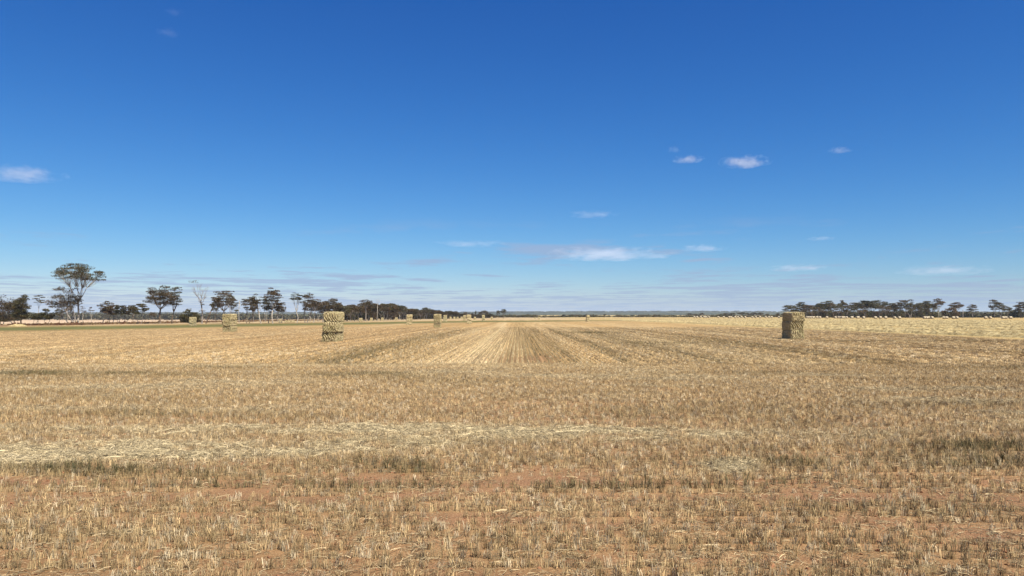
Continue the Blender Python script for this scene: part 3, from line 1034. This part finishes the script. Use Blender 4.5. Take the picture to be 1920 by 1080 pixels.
def make_tree(rr, H, W, fork=.35, bot=.55, dome=.30, lay=2, ncl=26, nlf=46, lf=.30, stems=1, lean=(0, 0), off=(0, 0), trunk=None,
              thick=.30, clump=.115, holes=0.0, twigs=True, spread=.0, dead=False, ball=False, vase=1.0):
    """returns (branch MB, leaf MB); H height, W crown width; crown occupies bot*H..H"""
    br, lv = MB(), MB()
    tr = trunk or H * .020
    top0 = Vector((off[0], off[1], 0))
    lx, ly = lean
    for s in range(stems):
        sa = 2 * math.pi * s / max(1, stems) + rr.uniform(-.4, .4)
        sp = 0 if stems == 1 else W * .16
        bx, by = (0, 0) if stems == 1 else (math.cos(sa) * W * .02 * stems, math.sin(sa) * W * .02)
        fk = Vector((lx * fork * H + math.cos(sa) * sp + off[0] * .5, ly * fork * H + math.sin(sa) * sp + off[1] * .5, fork * H * rr.uniform(.85, 1.15)))
        mid = Vector((bx, by, 0)).lerp(fk, .5) + Vector((rr.gauss(0, .015) * H, rr.gauss(0, .015) * H, 0))
        t0 = tr / (stems ** .5)
        br.tube([(bx, by, -.3), tuple(mid), tuple(fk)], [t0 * 1.15, t0 * .9, t0 * .75], 7)
        cx = Vector((lx * H + off[0], ly * H + off[1], 0))
        n_here = max(3, ncl // stems)
        nl = max(3, min(7, n_here // 4))
        groups = [[] for _ in range(nl)]
        for i in range(n_here):
            g = i % nl
            if stems > 1:
                a = sa + rr.gauss(0, 1.0)
                rdd = W / 2 * math.sqrt(rr.random()) * .93
            else:
                a = 2 * math.pi * (g + rr.random() * .9) / nl
                rdd = W / 2 * math.sqrt(rr.random()) * .93
            fr = (rdd / (W / 2))
            zt = H * (1 - dome * fr ** 2.2)
            layer = rr.random() ** 1.6 * (zt - bot * H) if lay > 1 else rr.random() * .05 * H
            if ball: layer = rr.random() * (zt - bot * H)
            z = zt - layer - clump * W * thick * .5
            z = max(z, bot * H)
            shr = 1 - vase * .45 * (1 - (z - bot * H) / max(.01, (H - bot * H)))
            c = Vector((cx.x + math.cos(a) * rdd * shr, cx.y + math.sin(a) * rdd * shr, z))
            groups[g].append(c)
        for gi, grp in enumerate(groups):
            if not grp: continue
            cen = sum(grp, Vector()) / len(grp)
            lowz = min(c.z for c in grp)
            nodeq = fk.lerp(cen, .52); nodeq.z = min(nodeq.z, fk.z + (lowz - fk.z) * .75)
            h1 = fk.lerp(nodeq, .5) + Vector((rr.gauss(0, .02) * H, rr.gauss(0, .02) * H, -.01 * H))
            r0 = t0 * .48
            br.tube([tuple(fk), tuple(h1), tuple(nodeq)], [r0, r0 * .8, r0 * .62], 5)
            for c in grp:
                m1 = nodeq.lerp(c, .5) + Vector((rr.gauss(0, .012) * H, rr.gauss(0, .012) * H, -.02 * H))
                br.tube([tuple(nodeq), tuple(m1), tuple(c)], [r0 * .42, r0 * .30, r0 * .16], 3)
                if twigs:
                    for k in range(4 if not dead else 7):
                        aa = rr.uniform(0, 6.28); cr = clump * W * rr.uniform(.4, .95) * (1.3 if dead else 1)
                        e = c + Vector((math.cos(aa) * cr, math.sin(aa) * cr, rr.uniform(-.1, .45) * cr * (2 if dead else 1)))
                        st = m1.lerp(c, rr.uniform(.2, 1))
                        br.tube([tuple(st), tuple(st.lerp(e, .5) + Vector((0, 0, -.03 * cr))), tuple(e)], [r0 * .14, r0 * .10, r0 * .05], 3)
                if dead: continue
                if rr.random() < holes: continue
                cr = clump * W * rr.uniform(.7, 1.35)
                th = cr * thick * rr.uniform(.8, 1.4)
                for k in range(int(nlf * 1.35 * rr.uniform(.7, 1.3) * (cr / (clump * W)) ** 2)):
                    a2 = rr.uniform(0, 6.28); q = math.sqrt(rr.random())
                    zz = (rr.random() * 1.3 - .45) * th * math.sqrt(max(0, 1 - q * q * .8))
                    p = c + Vector((math.cos(a2) * q * cr, math.sin(a2) * q * cr, zz + th * .3))
                    u = Vector((rr.gauss(0, 1), rr.gauss(0, 1), rr.gauss(0, .55))).normalized()
                    w2 = u.cross(Vector((rr.gauss(0, .6), rr.gauss(0, .6), 1))).normalized()
                    s_ = lf * 1.3 * rr.uniform(.6, 1.3)
                    b0 = len(lv.v)
                    lv.v += [tuple(p - u * s_ * .6), tuple(p + w2 * s_ * .32), tuple(p + u * s_ * .6), tuple(p - w2 * s_ * .32)]
                    lv.f.append((b0, b0 + 1, b0 + 2, b0 + 3))
    return br, lv


TREES = []


def tree(px, d, top, left, right, label, name='gum_tree', cat='tree', group='gum trees along the left tree line', seed=None,
         leaf=None, barkm=None, rot=0, **kw):
    rr = random.Random(seed if seed is not None else int(px * 7 + d))
    x_, y_, z_ = at(px, d)
    dzp = (589 - top) / F * d
    H = dzp + EYE - z_
    W = (right - left) / F * d
    off = (((left + right) / 2 - px) / F * d, 0)
    br, lv = make_tree(rr, H, W, off=off, **kw)
    root = empty(name, (x_, y_, z_), 0)
    br.build('trunk', barkm or m_grey, root, True)
    if lv.f:
        lv.build('crown', leaf or m_leafb, root)
    tag(root, label, cat, group)
    TREES.append(root)
    return root


DL = 280
tree(4, 285, 553, -25, 27, 'dense bushy gum cut by the left picture edge', fork=.15, bot=.08, dome=.35, ncl=110, nlf=60, stems=3, thick=.75, ball=True, clump=.13, barkm=m_grey, vase=.5)
tree(26, 300, 560, 8, 38, 'dim bushy gum squeezed between the two dense trees at far left', fork=.15, bot=.12, ncl=60, nlf=60, stems=2, thick=.75, ball=True, clump=.14, leaf=m_leafm, vase=.3)
tree(40, 280, 550, 24, 57, 'dense upright tree with rounded olive top at far left', fork=.22, bot=.18, dome=.5, ncl=80, nlf=70, thick=.75, ball=True, clump=.16, leaf=m_leafg, barkm=m_brown, vase=.6)
tree(72, 290, 553, 61, 86, 'thin open tree with small high tufts right of the dense olive one', fork=.5, bot=.72, ncl=12, nlf=36, clump=.17, leaf=m_leafg, trunk=.12)
tree(66, 275, 584, 56, 84, 'low spreading scrubby tree, left of two beneath the thin open one', fork=.2, bot=.35, dome=.4, ncl=26, nlf=50, stems=2, thick=.6, clump=.15, ball=True, leaf=m_leafm, name='scrub_tree')
tree(88, 275, 581, 74, 104, 'low spreading scrubby tree, right of two beneath the thin open one', fork=.2, bot=.35, dome=.4, ncl=28, nlf=50, stems=2, thick=.6, clump=.15, ball=True, leaf=m_leafg, name='scrub_tree')
tree(137, 272, 535, 82, 161, 'many stemmed gum fanning left below the tallest tree', fork=.22, bot=.42, dome=.55, ncl=64, nlf=52, stems=4, thick=.42, clump=.105, barkm=m_grey, leaf=m_leafb, holes=.08, trunk=.4)
tree(147, 276, 493, 101, 191, 'tallest gum with pale trunk and wide flat layered crown', fork=.36, bot=.72, dome=.22, ncl=84, nlf=60, thick=.36, clump=.095, barkm=m_pale, leaf=m_leafg, trunk=.36, vase=.25, lf=.30)
tree(156, 420, 574, 148, 163, 'small thin far tree just right of the tallest trunk', ncl=10, nlf=26, bot=.6, clump=.2, trunk=.14, barkm=m_pale)
tree(172, 420, 575, 165, 178, 'small thin far tree midway between tallest gum and low group', ncl=9, nlf=26, bot=.7, clump=.2, trunk=.14, barkm=m_pale)
G2 = 'low group of gums left of the broad crowned tree'
tree(192, 285, 564, 183, 214, 'leftmost and highest of the low gum group, with pale trunk', fork=.3, bot=.45, ncl=26, nlf=50, barkm=m_pale, clump=.15, thick=.4, group=G2)
tree(213, 290, 570, 202, 226, 'second gum of the low group', fork=.3, bot=.45, ncl=22, nlf=44, clump=.16, thick=.45, group=G2)
tree(222, 285, 570, 212, 238, 'third gum of the low group, many thin stems', fork=.25, bot=.48, ncl=24, nlf=46, stems=2, clump=.15, thick=.45, group=G2, leaf=m_leafm)
tree(237, 287, 571, 226, 250, 'fourth gum of the low group', fork=.3, bot=.45, ncl=22, nlf=46, stems=2, clump=.16, thick=.4, group=G2)
tree(263, 280, 569, 241, 280, 'rightmost gum of the low group with wide flat olive crown', fork=.28, bot=.5, ncl=30, nlf=50, clump=.13, thick=.35, group=G2, leaf=m_leafg, stems=2)
tree(301, 290, 536, 268, 334, 'broad dense domed gum on a single dark trunk', fork=.36, bot=.50, dome=.32, ncl=75, nlf=62, thick=.45, clump=.11, barkm=m_brown, leaf=m_leafb, trunk=.38, vase=.5)
tree(323, 295, 537, 312, 346, 'looser tall gum touching the broad domed one on its right', fork=.35, bot=.5, dome=.35, ncl=34, nlf=36, thick=.35, clump=.13, barkm=m_brown, leaf=m_leafm, trunk=.26)
tree(356, 285, 581, 340, 373, 'round dark olive shrub behind a small bale stack', name='shrub', cat='shrub', fork=.12, bot=.1, dome=.55, ncl=60, nlf=60, thick=.7, clump=.17, ball=True, leaf=m_leafg, twigs=False, vase=.1, lf=.34)
tree(379, 290, 524, 357, 394, 'bare dead tree with one high leafy tuft', name='dead_tree', fork=.45, bot=.58, dome=.25, ncl=22, dead=True, barkm=m_grey, trunk=.30, clump=.13, vase=.4)
tree(386, 292, 552, 386, 412, 'dark trunked tree leaning to the right, with sparse crown', fork=.5, bot=.74, ncl=14, nlf=34, clump=.16, lean=(.16, 0), barkm=m_brown, trunk=.26)
tree(421, 292, 541, 392, 446, 'wide layered gum rising behind the third nearest bale stack', fork=.34, bot=.48, dome=.4, ncl=54, nlf=44, thick=.3, clump=.11, barkm=m_grey, leaf=m_leafb, trunk=.36, vase=.5)
tree(436, 300, 560, 425, 452, 'thin many branched gum filling the gap right of the wide layered one', fork=.3, bot=.5, ncl=20, nlf=26, clump=.14, barkm=m_grey, stems=2, leaf=m_leafm)
tree(449, 292, 560, 446, 452, 'slender bare dead trunk like a pole', name='dead_tree', fork=.8, bot=.88, ncl=4, dead=True, barkm=m_pale, trunk=.13, clump=.2)
tree(465, 295, 557, 450, 490, 'mid height gum with rounded flat crown left of the pale trunk', fork=.35, bot=.5, ncl=40, nlf=46, thick=.4, clump=.13, barkm=m_brown, stems=2)
tree(490, 297, 551, 471, 498, 'gum with leaning pale trunk and small high tufts', fork=.4, bot=.62, ncl=20, nlf=36, thick=.3, clump=.14, barkm=m_pale, lean=(-.06, 0), leaf=m_leafm)
tree(512, 300, 540, 490, 531, 'tall gum with dark layered umbrella crown in the middle of the left line', fork=.42, bot=.62, dome=.35, ncl=38, nlf=46, thick=.28, clump=.12, barkm=m_pale, trunk=.28, vase=.6)
tree(504, 305, 567, 494, 520, 'low gum under the tall umbrella crowned one, on its left', fork=.3, bot=.5, ncl=22, nlf=44, thick=.4, clump=.15, leaf=m_leafb)
tree(527, 303, 566, 512, 539, 'low flat crowned gum under the tall umbrella crowned one, on its right', fork=.3, bot=.55, ncl=24, nlf=44, thick=.35, clump=.15, stems=2, leaf=m_leafb)
tree(557, 310, 546, 539, 571, 'open gum with thin pale trunk and flat tufts standing alone', fork=.4, bot=.72, dome=.3, ncl=22, nlf=40, thick=.25, clump=.13, barkm=m_pale, trunk=.20, leaf=m_leafg)
tree(574, 315, 549, 561, 598, 'fuller gum right of the open pale trunked one', fork=.3, bot=.4, dome=.35, ncl=44, nlf=44, thick=.35, clump=.12, barkm=m_grey, leaf=m_leafb, stems=2)
tree(588, 330, 560, 580, 606, 'smaller gum leaning out between the fuller gum and the belt', fork=.3, bot=.45, ncl=24, nlf=40, thick=.4, clump=.15, barkm=m_pale)
tree(606, 340, 565, 588, 624, 'broad dark crown at the left end of the dense belt', fork=.35, bot=.45, ncl=40, nlf=50, thick=.45, clump=.13)
tree(626, 345, 560, 600, 648, 'wide flat brown crown above the big left bale stack', fork=.4, bot=.55, dome=.3, ncl=48, nlf=52, thick=.35, clump=.11)
tree(686, 400, 559, 668, 704, 'flat crown rising above the dense belt beside a dead twig top', fork=.5, bot=.72, ncl=26, nlf=44, thick=.28, clump=.13)
tree(707, 410, 556, 702, 716, 'bare dead twigs sticking up above the dense belt', name='dead_tree', fork=.55, bot=.8, ncl=8, dead=True, barkm=m_pale, clump=.22, trunk=.15)

# round tufts left alive on the dead tree, as parts of it
dt = [o for o in TREES if o['label'].startswith('bare dead tree with')][0]
rr = random.Random(77)
for (tx, ty, s) in [(362, 528, 1.9), (380, 571, .8), (379, 583, 1.3)]:
    m = MB()
    d0 = 290
    cx = (tx - 379) / F * d0; cz = (589 - ty) / F * d0 + EYE - dt.location.z
    for k in range(110):
        a = rr.uniform(0, 6.28); q = math.sqrt(rr.random()) * s
        p = Vector((cx + math.cos(a) * q, math.sin(a) * q, cz + rr.uniform(-.25, .3) * s))
        u = Vector((rr.gauss(0, 1), rr.gauss(0, 1), rr.gauss(0, .6))).normalized(); v2 = u.cross(Vector((.2, .1, 1))).normalized()
        b0 = len(m.v)
        m.v += [tuple(p - u * .2), tuple(p + v2 * .11), tuple(p + u * .2), tuple(p - v2 * .11)]
        m.f.append((b0, b0 + 1, b0 + 2, b0 + 3))
    m.build('crown', m_leafb, dt)

# variants shared by the belts
VAR = []
rr = random.Random(99)
for i in range(12):
    H = 12.0; W = rr.uniform(7.5, 11.5)
    kw = dict(fork=rr.uniform(.22, .38), bot=rr.uniform(.42, .58), dome=rr.uniform(.25, .4), ncl=rr.randint(30, 46), nlf=46, lf=.42,
              thick=rr.uniform(.35, .5), clump=rr.uniform(.12, .15), stems=rr.choice([1, 1, 2, 3]), vase=rr.uniform(.2, .6), trunk=.24)
    br, lv = make_tree(rr, H, W, **kw)
    bo = br.build('trunk', [m_grey, m_pale, m_brown][i % 3], None, True, False)
    lo = lv.build('crown', [m_leafb, m_leafb, m_leafg, m_leafm][i % 4], None, False, False)
    VAR.append((bo.data, lo.data, H, W))
BUSH = []
for i in range(6):
    br, lv = make_tree(rr, 5.0, 7.0, fork=.15, bot=.08, dome=.5, ncl=26, nlf=40, lf=.5, thick=.7, clump=.19, ball=True, twigs=False, vase=.1, stems=2)
    bo = br.build('trunk', m_grey, None, True, False); lo = lv.build('crown', [m_leafb, m_leafg, m_leafm][i % 3], None, False, False)
    BUSH.append((bo.data, lo.data, 5.0, 7.0))
R3 = random.Random(4)


def belt_tree(px, d, top, wpx, label, group, bush=False, name=None):
    bd, ld, H0, W0 = R3.choice(BUSH if bush else VAR)
    x_, y_, z_ = at(px, d)
    H = (589 - top) / F * d + EYE - z_
    W = wpx / F * d
    root = empty(name or ('bush' if bush else 'gum_tree'), (x_, y_, z_), R3.uniform(0, 6.28))
    root.scale = (W / W0, W / W0, H / H0)
    for nm, dd in (('trunk', bd), ('crown', ld)):
        o = bpy.data.objects.new(nm, dd); COL.objects.link(o); o.parent = root
    tag(root, label, 'bush' if bush else 'tree', group)
    return root


GB = 'dense tree belt behind the far bale stacks'
tops = ([628, 640, 655, 680, 700, 720, 735, 750, 765, 780, 800, 815, 830, 850, 870, 885, 900, 915, 930, 945],
        [566, 572, 570, 568, 569, 569, 568, 571, 577, 577, 576, 579, 582, 583, 586, 588, 587, 588, 591, 593])
px = 630.0
while px < 925:
    d = float(np.interp(px, [630, 700, 800, 900, 930], [360, 440, 560, 700, 760]))
    tp = float(np.interp(px, *tops)) + R3.uniform(-1, 3.0)
    wp = R3.uniform(22, 34) * np.interp(px, [630, 900], [1.1, .62])
    belt_tree(px, d + R3.uniform(-12, 30), tp, wp, 'dark gum in the dense tree belt behind the far bale stacks', GB)
    px += R3.uniform(3.5, 6.5) * np.interp(px, [630, 900], [1.25, .8])
px = 634.0
while px < 925:
    d = float(np.interp(px, [630, 700, 800, 900, 930], [400, 480, 600, 740, 800]))
    belt_tree(px, d, min(591, float(np.interp(px, *tops)) + R3.uniform(6, 12)), R3.uniform(13, 22), 'low dark bush filling the foot of the dense tree belt', GB, True)
    px += R3.uniform(6, 11)
belt_tree(906, 640, 582, 19, 'domed crown standing clear near the right end of the belt', GB)
belt_tree(873, 650, 584, 8, 'small round crown poking above the low right end of the belt', GB)
belt_tree(892, 700, 583, 4, 'thin spindly top above the low right end of the belt', GB)
belt_tree(934, 560, 581.5, 8, 'left one of the isolated pair of trees at the end of the belt', GB)
belt_tree(944, 560, 580, 13, 'right and fuller one of the isolated pair of trees at the end of the belt', GB)

for (px, tp, wp, lb) in [(112, 578, 16, 'faint small gum behind the fanning tree, left of its stems'), (128, 572, 14, 'faint small gum between the stems of the fanning tree'),
                         (205, 572, 20, 'dim gum filling the gap behind the first two of the low group'), (250, 573, 18, 'dim gum just left of the flat olive crown of the low group'),
                         (286, 584, 14, 'small dim bush left of the broad domed gum trunk'), (404, 562, 18, 'thin dim gum behind the leaning tree'),
                         (432, 552, 20, 'dim gum behind the third nearest bale stack, right side'), (476, 560, 18, 'dim gum between the flat crown and the leaning pale trunk'),
                         (498, 561, 18, 'dim gum left of the tall umbrella crown'), (520, 562, 20, 'dim gum right behind the tall umbrella crown'),
                         (582, 562, 22, 'dim gum behind the fuller gum right of the pale one'), (597, 567, 20, 'dim gum at the very start of the belt'), (614, 566, 26, 'dim broad gum behind the big left stack')]:
    belt_tree(px, float(np.interp(px, [100, 400, 620], [330, 330, 400])), tp, wp, lb, 'gum trees along the left tree line')

GR = 'gum trees along the right tree line'
right = [(1481, 571, 24, 'small spreading crown rising just above the big right stack'), (1495, 578, 20, None), (1503, 567, 17, 'pointed crown right of the big right stack top'),
         (1512, 572, 18, None), (1522, 572, 20, None), (1533, 570, 20, None), (1543, 568, 22, None), (1550, 564, 28, 'highest round crown in the first block of the right belt'),
         (1562, 568, 18, None), (1572, 569, 20, None), (1578, 563, 13, 'small flat tuft standing above the first block of the right belt'), (1588, 573, 16, None),
         (1600, 571, 14, None), (1610, 564, 28, None), (1622, 563, 30, 'wide even brown crown at the start of the second block of the right belt'), (1636, 567, 20, None),
         (1648, 562, 24, 'sloping brown crown in the middle of the right belt'), (1660, 572, 20, None), (1673, 568, 20, None), (1683, 567, 20, None), (1697, 559, 22, 'peaked crown leaning right, highest of the right belt'),
         (1706, 570, 20, None), (1716, 570, 18, None), (1728, 567, 20, None), (1738, 565, 24, None), (1745, 570, 18, None)]
for (px, tp, wp, lb) in right:
    belt_tree(px, 600 + R3.uniform(-12, 25), tp, wp * 1.35, lb or 'dark gum in the continuous belt right of the big right stack', GR)
for px in np.arange(1500, 1750, 9.5):
    if 1590 < px < 1600: continue
    belt_tree(px + R3.uniform(-3, 3), 640, 581 + R3.uniform(-4, 5), R3.uniform(13, 19), 'low bush under the continuous belt of the right tree line', GR, True)
for (px, tp, wp, lb) in [(1759, 559, 24, 'forked pale trunked gum at the right end of the continuous belt'), (1792, 566, 24, 'open greenish gum behind the dark bush'),
                         (1823, 571, 21, 'small lone gum with layered crown on the right'), (1864, 562, 22, 'taller left one of the twin gums near the right edge'),
                         (1875, 569, 22, 'lower right one of the twin gums near the right edge'), (1889, 575, 19, 'small flat topped tree right of the twin gums'),
                         (1914, 566, 30, 'gum cut by the right picture edge')]:
    belt_tree(px, 590, tp, wp, lb, GR)
belt_tree(1782, 575, 577, 26, 'dark round bush below the open greenish gum', GR, True)
belt_tree(1905, 600, 579, 30, 'low dark bush at the right picture edge', GR, True)
tree(1805, 580, 580, 1804, 1807, 'bare dead trunk standing alone between two right hand gums', name='dead_tree', group=GR, fork=.9, bot=.93, ncl=3, dead=True, barkm=m_grey, trunk=.28, clump=.2)
GF = 'far clumps of trees on the middle horizon'
for (px, tp, wp, lb) in [(1293, 587.5, 13, 'left crown of the far clump right of centre'), (1303, 588, 12, 'middle crown of the far clump right of centre'),
                         (1315, 587, 12, 'right crown of the far clump right of centre'), (1361, 587, 16, 'low crown left in the far clumps before the big right stack'),
                         (1373, 586.5, 12, None), (1391, 585, 18, 'tallest dark crown of the far clumps before the big right stack'), (1402, 587, 14, None),
                         (1415, 586, 15, None), (1424, 586, 13, None), (1438, 588, 9, 'small crown between far clumps and the big right stack'), (1458, 587, 7, None),
                         (1466, 588, 6, None), (1057, 590, 9, None), (1080, 590, 12, None), (1134, 589, 7, None), (1160, 590, 10, None), (1102, 590, 14, None), (1206, 590, 12, None), (1228, 590.5, 10, None)]:
    belt_tree(px, 960, tp, wp * 1.1, lb or 'small far tree on the middle horizon before the low hills', GF)


def far_mass(name, pts, mat, label):
    m = MB(); rr = random.Random(5)
    for (x_, y_, z_, H, W) in pts:
        for k in range(46):
            a = rr.uniform(0, 6.28); q = math.sqrt(rr.random()) * W / 2
            zz = H * (1 - .35 * (2 * q / W) ** 2) * (rr.random() ** .5)
            p = Vector((x_ + math.cos(a) * q, y_ + math.sin(a) * q, z_ + zz))
            u = Vector((rr.gauss(0, 1), rr.gauss(0, 1), rr.gauss(0, .6))).normalized(); v2 = u.cross(Vector((rr.gauss(0, .5), rr.gauss(0, .5), 1))).normalized()
            s = W * .16
            b0 = len(m.v)
            m.v += [tuple(p - u * s), tuple(p + v2 * s * .7), tuple(p + u * s), tuple(p - v2 * s * .7)]
            m.f.append((b0, b0 + 1, b0 + 2, b0 + 3))
    o = m.build(name, mat)
    tag(o, label, kind='stuff')
    return o


pts = []
rr = random.Random(12)
for i in range(800):
    px = rr.uniform(-120, 735); d = rr.uniform(1240, 1420)
    x_, y_, z_ = at(px, d)
    tp = np.interp(px, [-120, 300, 560, 735], [587.5, 587.5, 589, 590]) + rr.uniform(-.6, 1.4)
    pts.append((x_, y_, z_, (589 - tp) / F * d + EYE - z_, rr.uniform(9, 17)))
far_mass('far_wood', pts, m_leafm, 'bluish dark far wood behind the left tree line')
pts = []
for i in range(520):
    px = rr.uniform(915, 1960); d = rr.uniform(1010, 1090)
    x_, y_, z_ = at(px, d)
    tp = 591.2 + rr.uniform(-1.0, 2.2) + .8 * math.sin(px * .05)
    pts.append((x_, y_, z_, (589 - tp) / F * d + EYE - z_, rr.uniform(5, 11)))
far_mass('far_scrub', pts, m_leafg, 'low dark scrub line along the middle horizon')
pts = []
for i in range(500):
    px = rr.uniform(1780, 2000) if i < 230 else rr.uniform(1490, 1760); d = rr.uniform(760, 840)
    x_, y_, z_ = at(px, d)
    tp = 585.5 + rr.uniform(-1.0, 2.2)
    pts.append((x_, y_, z_, (589 - tp) / F * d + EYE - z_, rr.uniform(6, 12)))
far_mass('back_wood', pts, m_leafm, 'even dark wood behind the thinning trees at the right')
# tree lines on the hills
pts = []
for i in range(700):
    x_ = rr.uniform(-3500, 4200); y_ = rr.choice([5200, 5700, 6300]) + rr.uniform(-60, 60)
    prof = 9 + 12 * float(fbm(x_, 0, 2600, 40, 3)) + 3 * float(fbm(x_, y_, 500, 44, 2)); prof *= .75 + .45 * float(sm(-1500, 1600, x_))
    z_ = -2.9 + float(sm(2600, 6500, y_)) * (prof + 1)
    pts.append((x_, y_, z_ - 1, rr.uniform(5, 8), rr.uniform(25, 50)))
far_mass('hill_woods', pts, m_leafm, 'thin dark tree lines along the low far hills')

# dry red-brown undergrowth along the foot of the left line
m = MB(); rr = random.Random(31)
for i in range(5200):
    y_ = 235 + 330 * rr.random() ** 1.3; x_ = -152 + rr.gauss(0, 3.5) + 25 * max(0, (y_ - 300) / 300)
    if rr.random() < .15: x_ -= 8
    z_ = gz(x_, y_); h = rr.uniform(.15, .75) * (1.5 if rr.random() < .08 else 1); w_ = rr.uniform(.3, .8); a = rr.uniform(0, 3.14)
    u = Vector((math.cos(a), math.sin(a), 0)) * w_
    b0 = len(m.v); p = Vector((x_, y_, z_ - .05))
    m.v += [tuple(p - u), tuple(p + u), tuple(p + u * .4 + Vector((0, 0, h))), tuple(p - u * .7 + Vector((0, 0, h * .8)))]
    m.f.append((b0, b0 + 1, b0 + 2, b0 + 3))
m_under, t, b, out = principled('dry_undergrowth', .9, .1)
pos = t.n('ShaderNodeNewGeometry').outputs['Position']
c = t.mix(t.ramp(t.noise(pos, .15, 2, .6), .4, .6), al(0.13, 0.06, 0.032), al(0.22, 0.15, 0.08))
t.t.links.new(c, b.inputs['Base Color'])
o = m.build('undergrowth', m_under); tag(o, 'rusty dry undergrowth along the foot of the left trees', kind='stuff')

# pale spoil heap by the far left trees
vs, fs = [], []
x0, y0, z0 = at(34, 215)
for j in range(9):
    for i in range(25):
        u = -1 + 2 * i / 24; v = -1 + 2 * j / 8
        r2 = u * u + v * v
        h = max(0, 1 - r2) ** .8 * .62 * (.6 + .8 * float(vnoise(u * 4, v * 3, 1, 88)))
        vs.append((u * 2.7, v * 1.5, h - .03))
for j in range(8):
    for i in range(24):
        a = j * 25 + i; fs.append((a, a + 1, a + 26, a + 25))
o = mesh_obj('straw_heap', vs, fs, m_hay, smooth=True); o.location = (x0, y0, z0)
tag(o, 'low pale heap of straw before the dense trees at far left', 'straw heap')


# ------------------------------------------------------------------ clouds: real volumes at cloud height
def cloud_material(name, dens, size):
    m = bpy.data.materials.new(name); m.use_nodes = True
    t = NT(m.node_tree)
    out = t.n('ShaderNodeOutputMaterial')
    tcx = t.n('ShaderNodeTexCoord').outputs['Object']
    ln = t.n('ShaderNodeVectorMath', {0: tcx}, operation='LENGTH').outputs['Value']
    oi = t.n('ShaderNodeObjectInfo').outputs['Random']
    mp = t.n('ShaderNodeMapping', {'Vector': tcx, 'Scale': (3.4, 2.2, 1.3)})
    off = t.n('ShaderNodeCombineXYZ', {0: t.math('MULTIPLY', oi, 40), 1: t.math('MULTIPLY', oi, 17), 2: 0.0}).outputs[0]
    t.t.links.new(off, mp.inputs['Location'])
    nz = t.noise(mp.outputs[0], 1.0, 5.0, .62)
    v = t.math('SUBTRACT', t.math('ADD', nz, t.math('MULTIPLY', t.math('SUBTRACT', 1.0, ln), .36)), .58)
    v = t.math('MULTIPLY', t.math('MAXIMUM', v, 0.0), dens * 0.9 / size)
    pv_ = t.n('ShaderNodeVolumePrincipled', {'Color': (0.93, 0.90, 0.92, 1), 'Density': v, 'Anisotropy': 0.1})
    t.t.links.new(pv_.outputs[0], out.inputs['Volume'])
    return m


ALT = 1500.0
CLOUDS = [(32, 327, 140, 30, .55, 'pinkish white cloud cut by the left picture edge'),
          (1400, 303, 86, 24, 1.0, 'largest white puff high on the right'),
          (1292, 298, 54, 15, .7, 'smaller white puff left of the largest one'),
          (1579, 280, 42, 12, .35, 'faint wisp right of the largest puff'),
          (1266, 279, 26, 14, .25, 'tiny faint wisp above the smaller puff'),
          (308, 55, 44, 18, .13, 'faint wisp high in the upper left, lower of two'),
          (318, 15, 34, 16, .10, 'faint wisp high in the upper left, upper of two'),
          (1115, 402, 90, 14, .2, 'thin lilac streak alone above the middle'),
          (1140, 478, 215, 26, .6, 'long flat bright cloud low over the middle'),
          (1318, 466, 80, 15, .4, 'short flat cloud right of the long bright one'),
          (880, 457, 120, 13, .2, 'thin flat streak low over the distant bale stacks'),
          (1540, 447, 50, 8, .2, 'tiny flat streak above the big right stack'),
          (1500, 503, 110, 14, .25, 'flat cloud streak just above the big right stack'),
          (1770, 508, 150, 22, .3, 'broad flat cloud low at the right')]
for (cx, cy, wpx, hpx, dn, lb) in CLOUDS:
    tan = (589 - cy) / F
    dist = ALT / tan
    Wm = wpx / F * dist; Hm = hpx / F * dist
    bm = bmesh.new()
    bmesh.ops.create_icosphere(bm, subdivisions=3, radius=1)
    for v in bm.verts:
        if v.co.z < 0: v.co.z *= .6
    me_ = bpy.data.meshes.new('cloud'); bm.to_mesh(me_); bm.free()
    me_.materials.append(cloud_material('cloud_vapour', dn * 1.6, Hm))
    o = bpy.data.objects.new('cloud', me_); COL.objects.link(o)
    o.location = ((cx - 960) / F * dist, dist, ALT + EYE)
    o.scale = (Wm / 2 * 1.25, Wm / 2 * 1.0, Hm / 2 * 1.25)
    tag(o, lb, 'cloud', 'clouds')

# ------------------------------------------------------------------ haze
bm = bmesh.new()
bmesh.ops.create_cube(bm, size=1)
me_ = bpy.data.meshes.new('haze'); bm.to_mesh(me_); bm.free()
mh = bpy.data.materials.new('haze_air'); mh.use_nodes = True
t = NT(mh.node_tree)
out = t.n('ShaderNodeOutputMaterial')
pvn = t.n('ShaderNodeVolumePrincipled', {'Color': (0.70, 0.84, 1.0, 1), 'Density': 0.5e-4, 'Anisotropy': 0.0})
t.t.links.new(pvn.outputs[0], out.inputs['Volume'])
me_.materials.append(mh)
o = bpy.data.objects.new('haze', me_); COL.objects.link(o)
o.scale = (18400, 18400, 52); o.location = (0, 0, 52 / 2 - 12)
tag(o, 'thin pale air haze over the paddocks', kind='stuff')
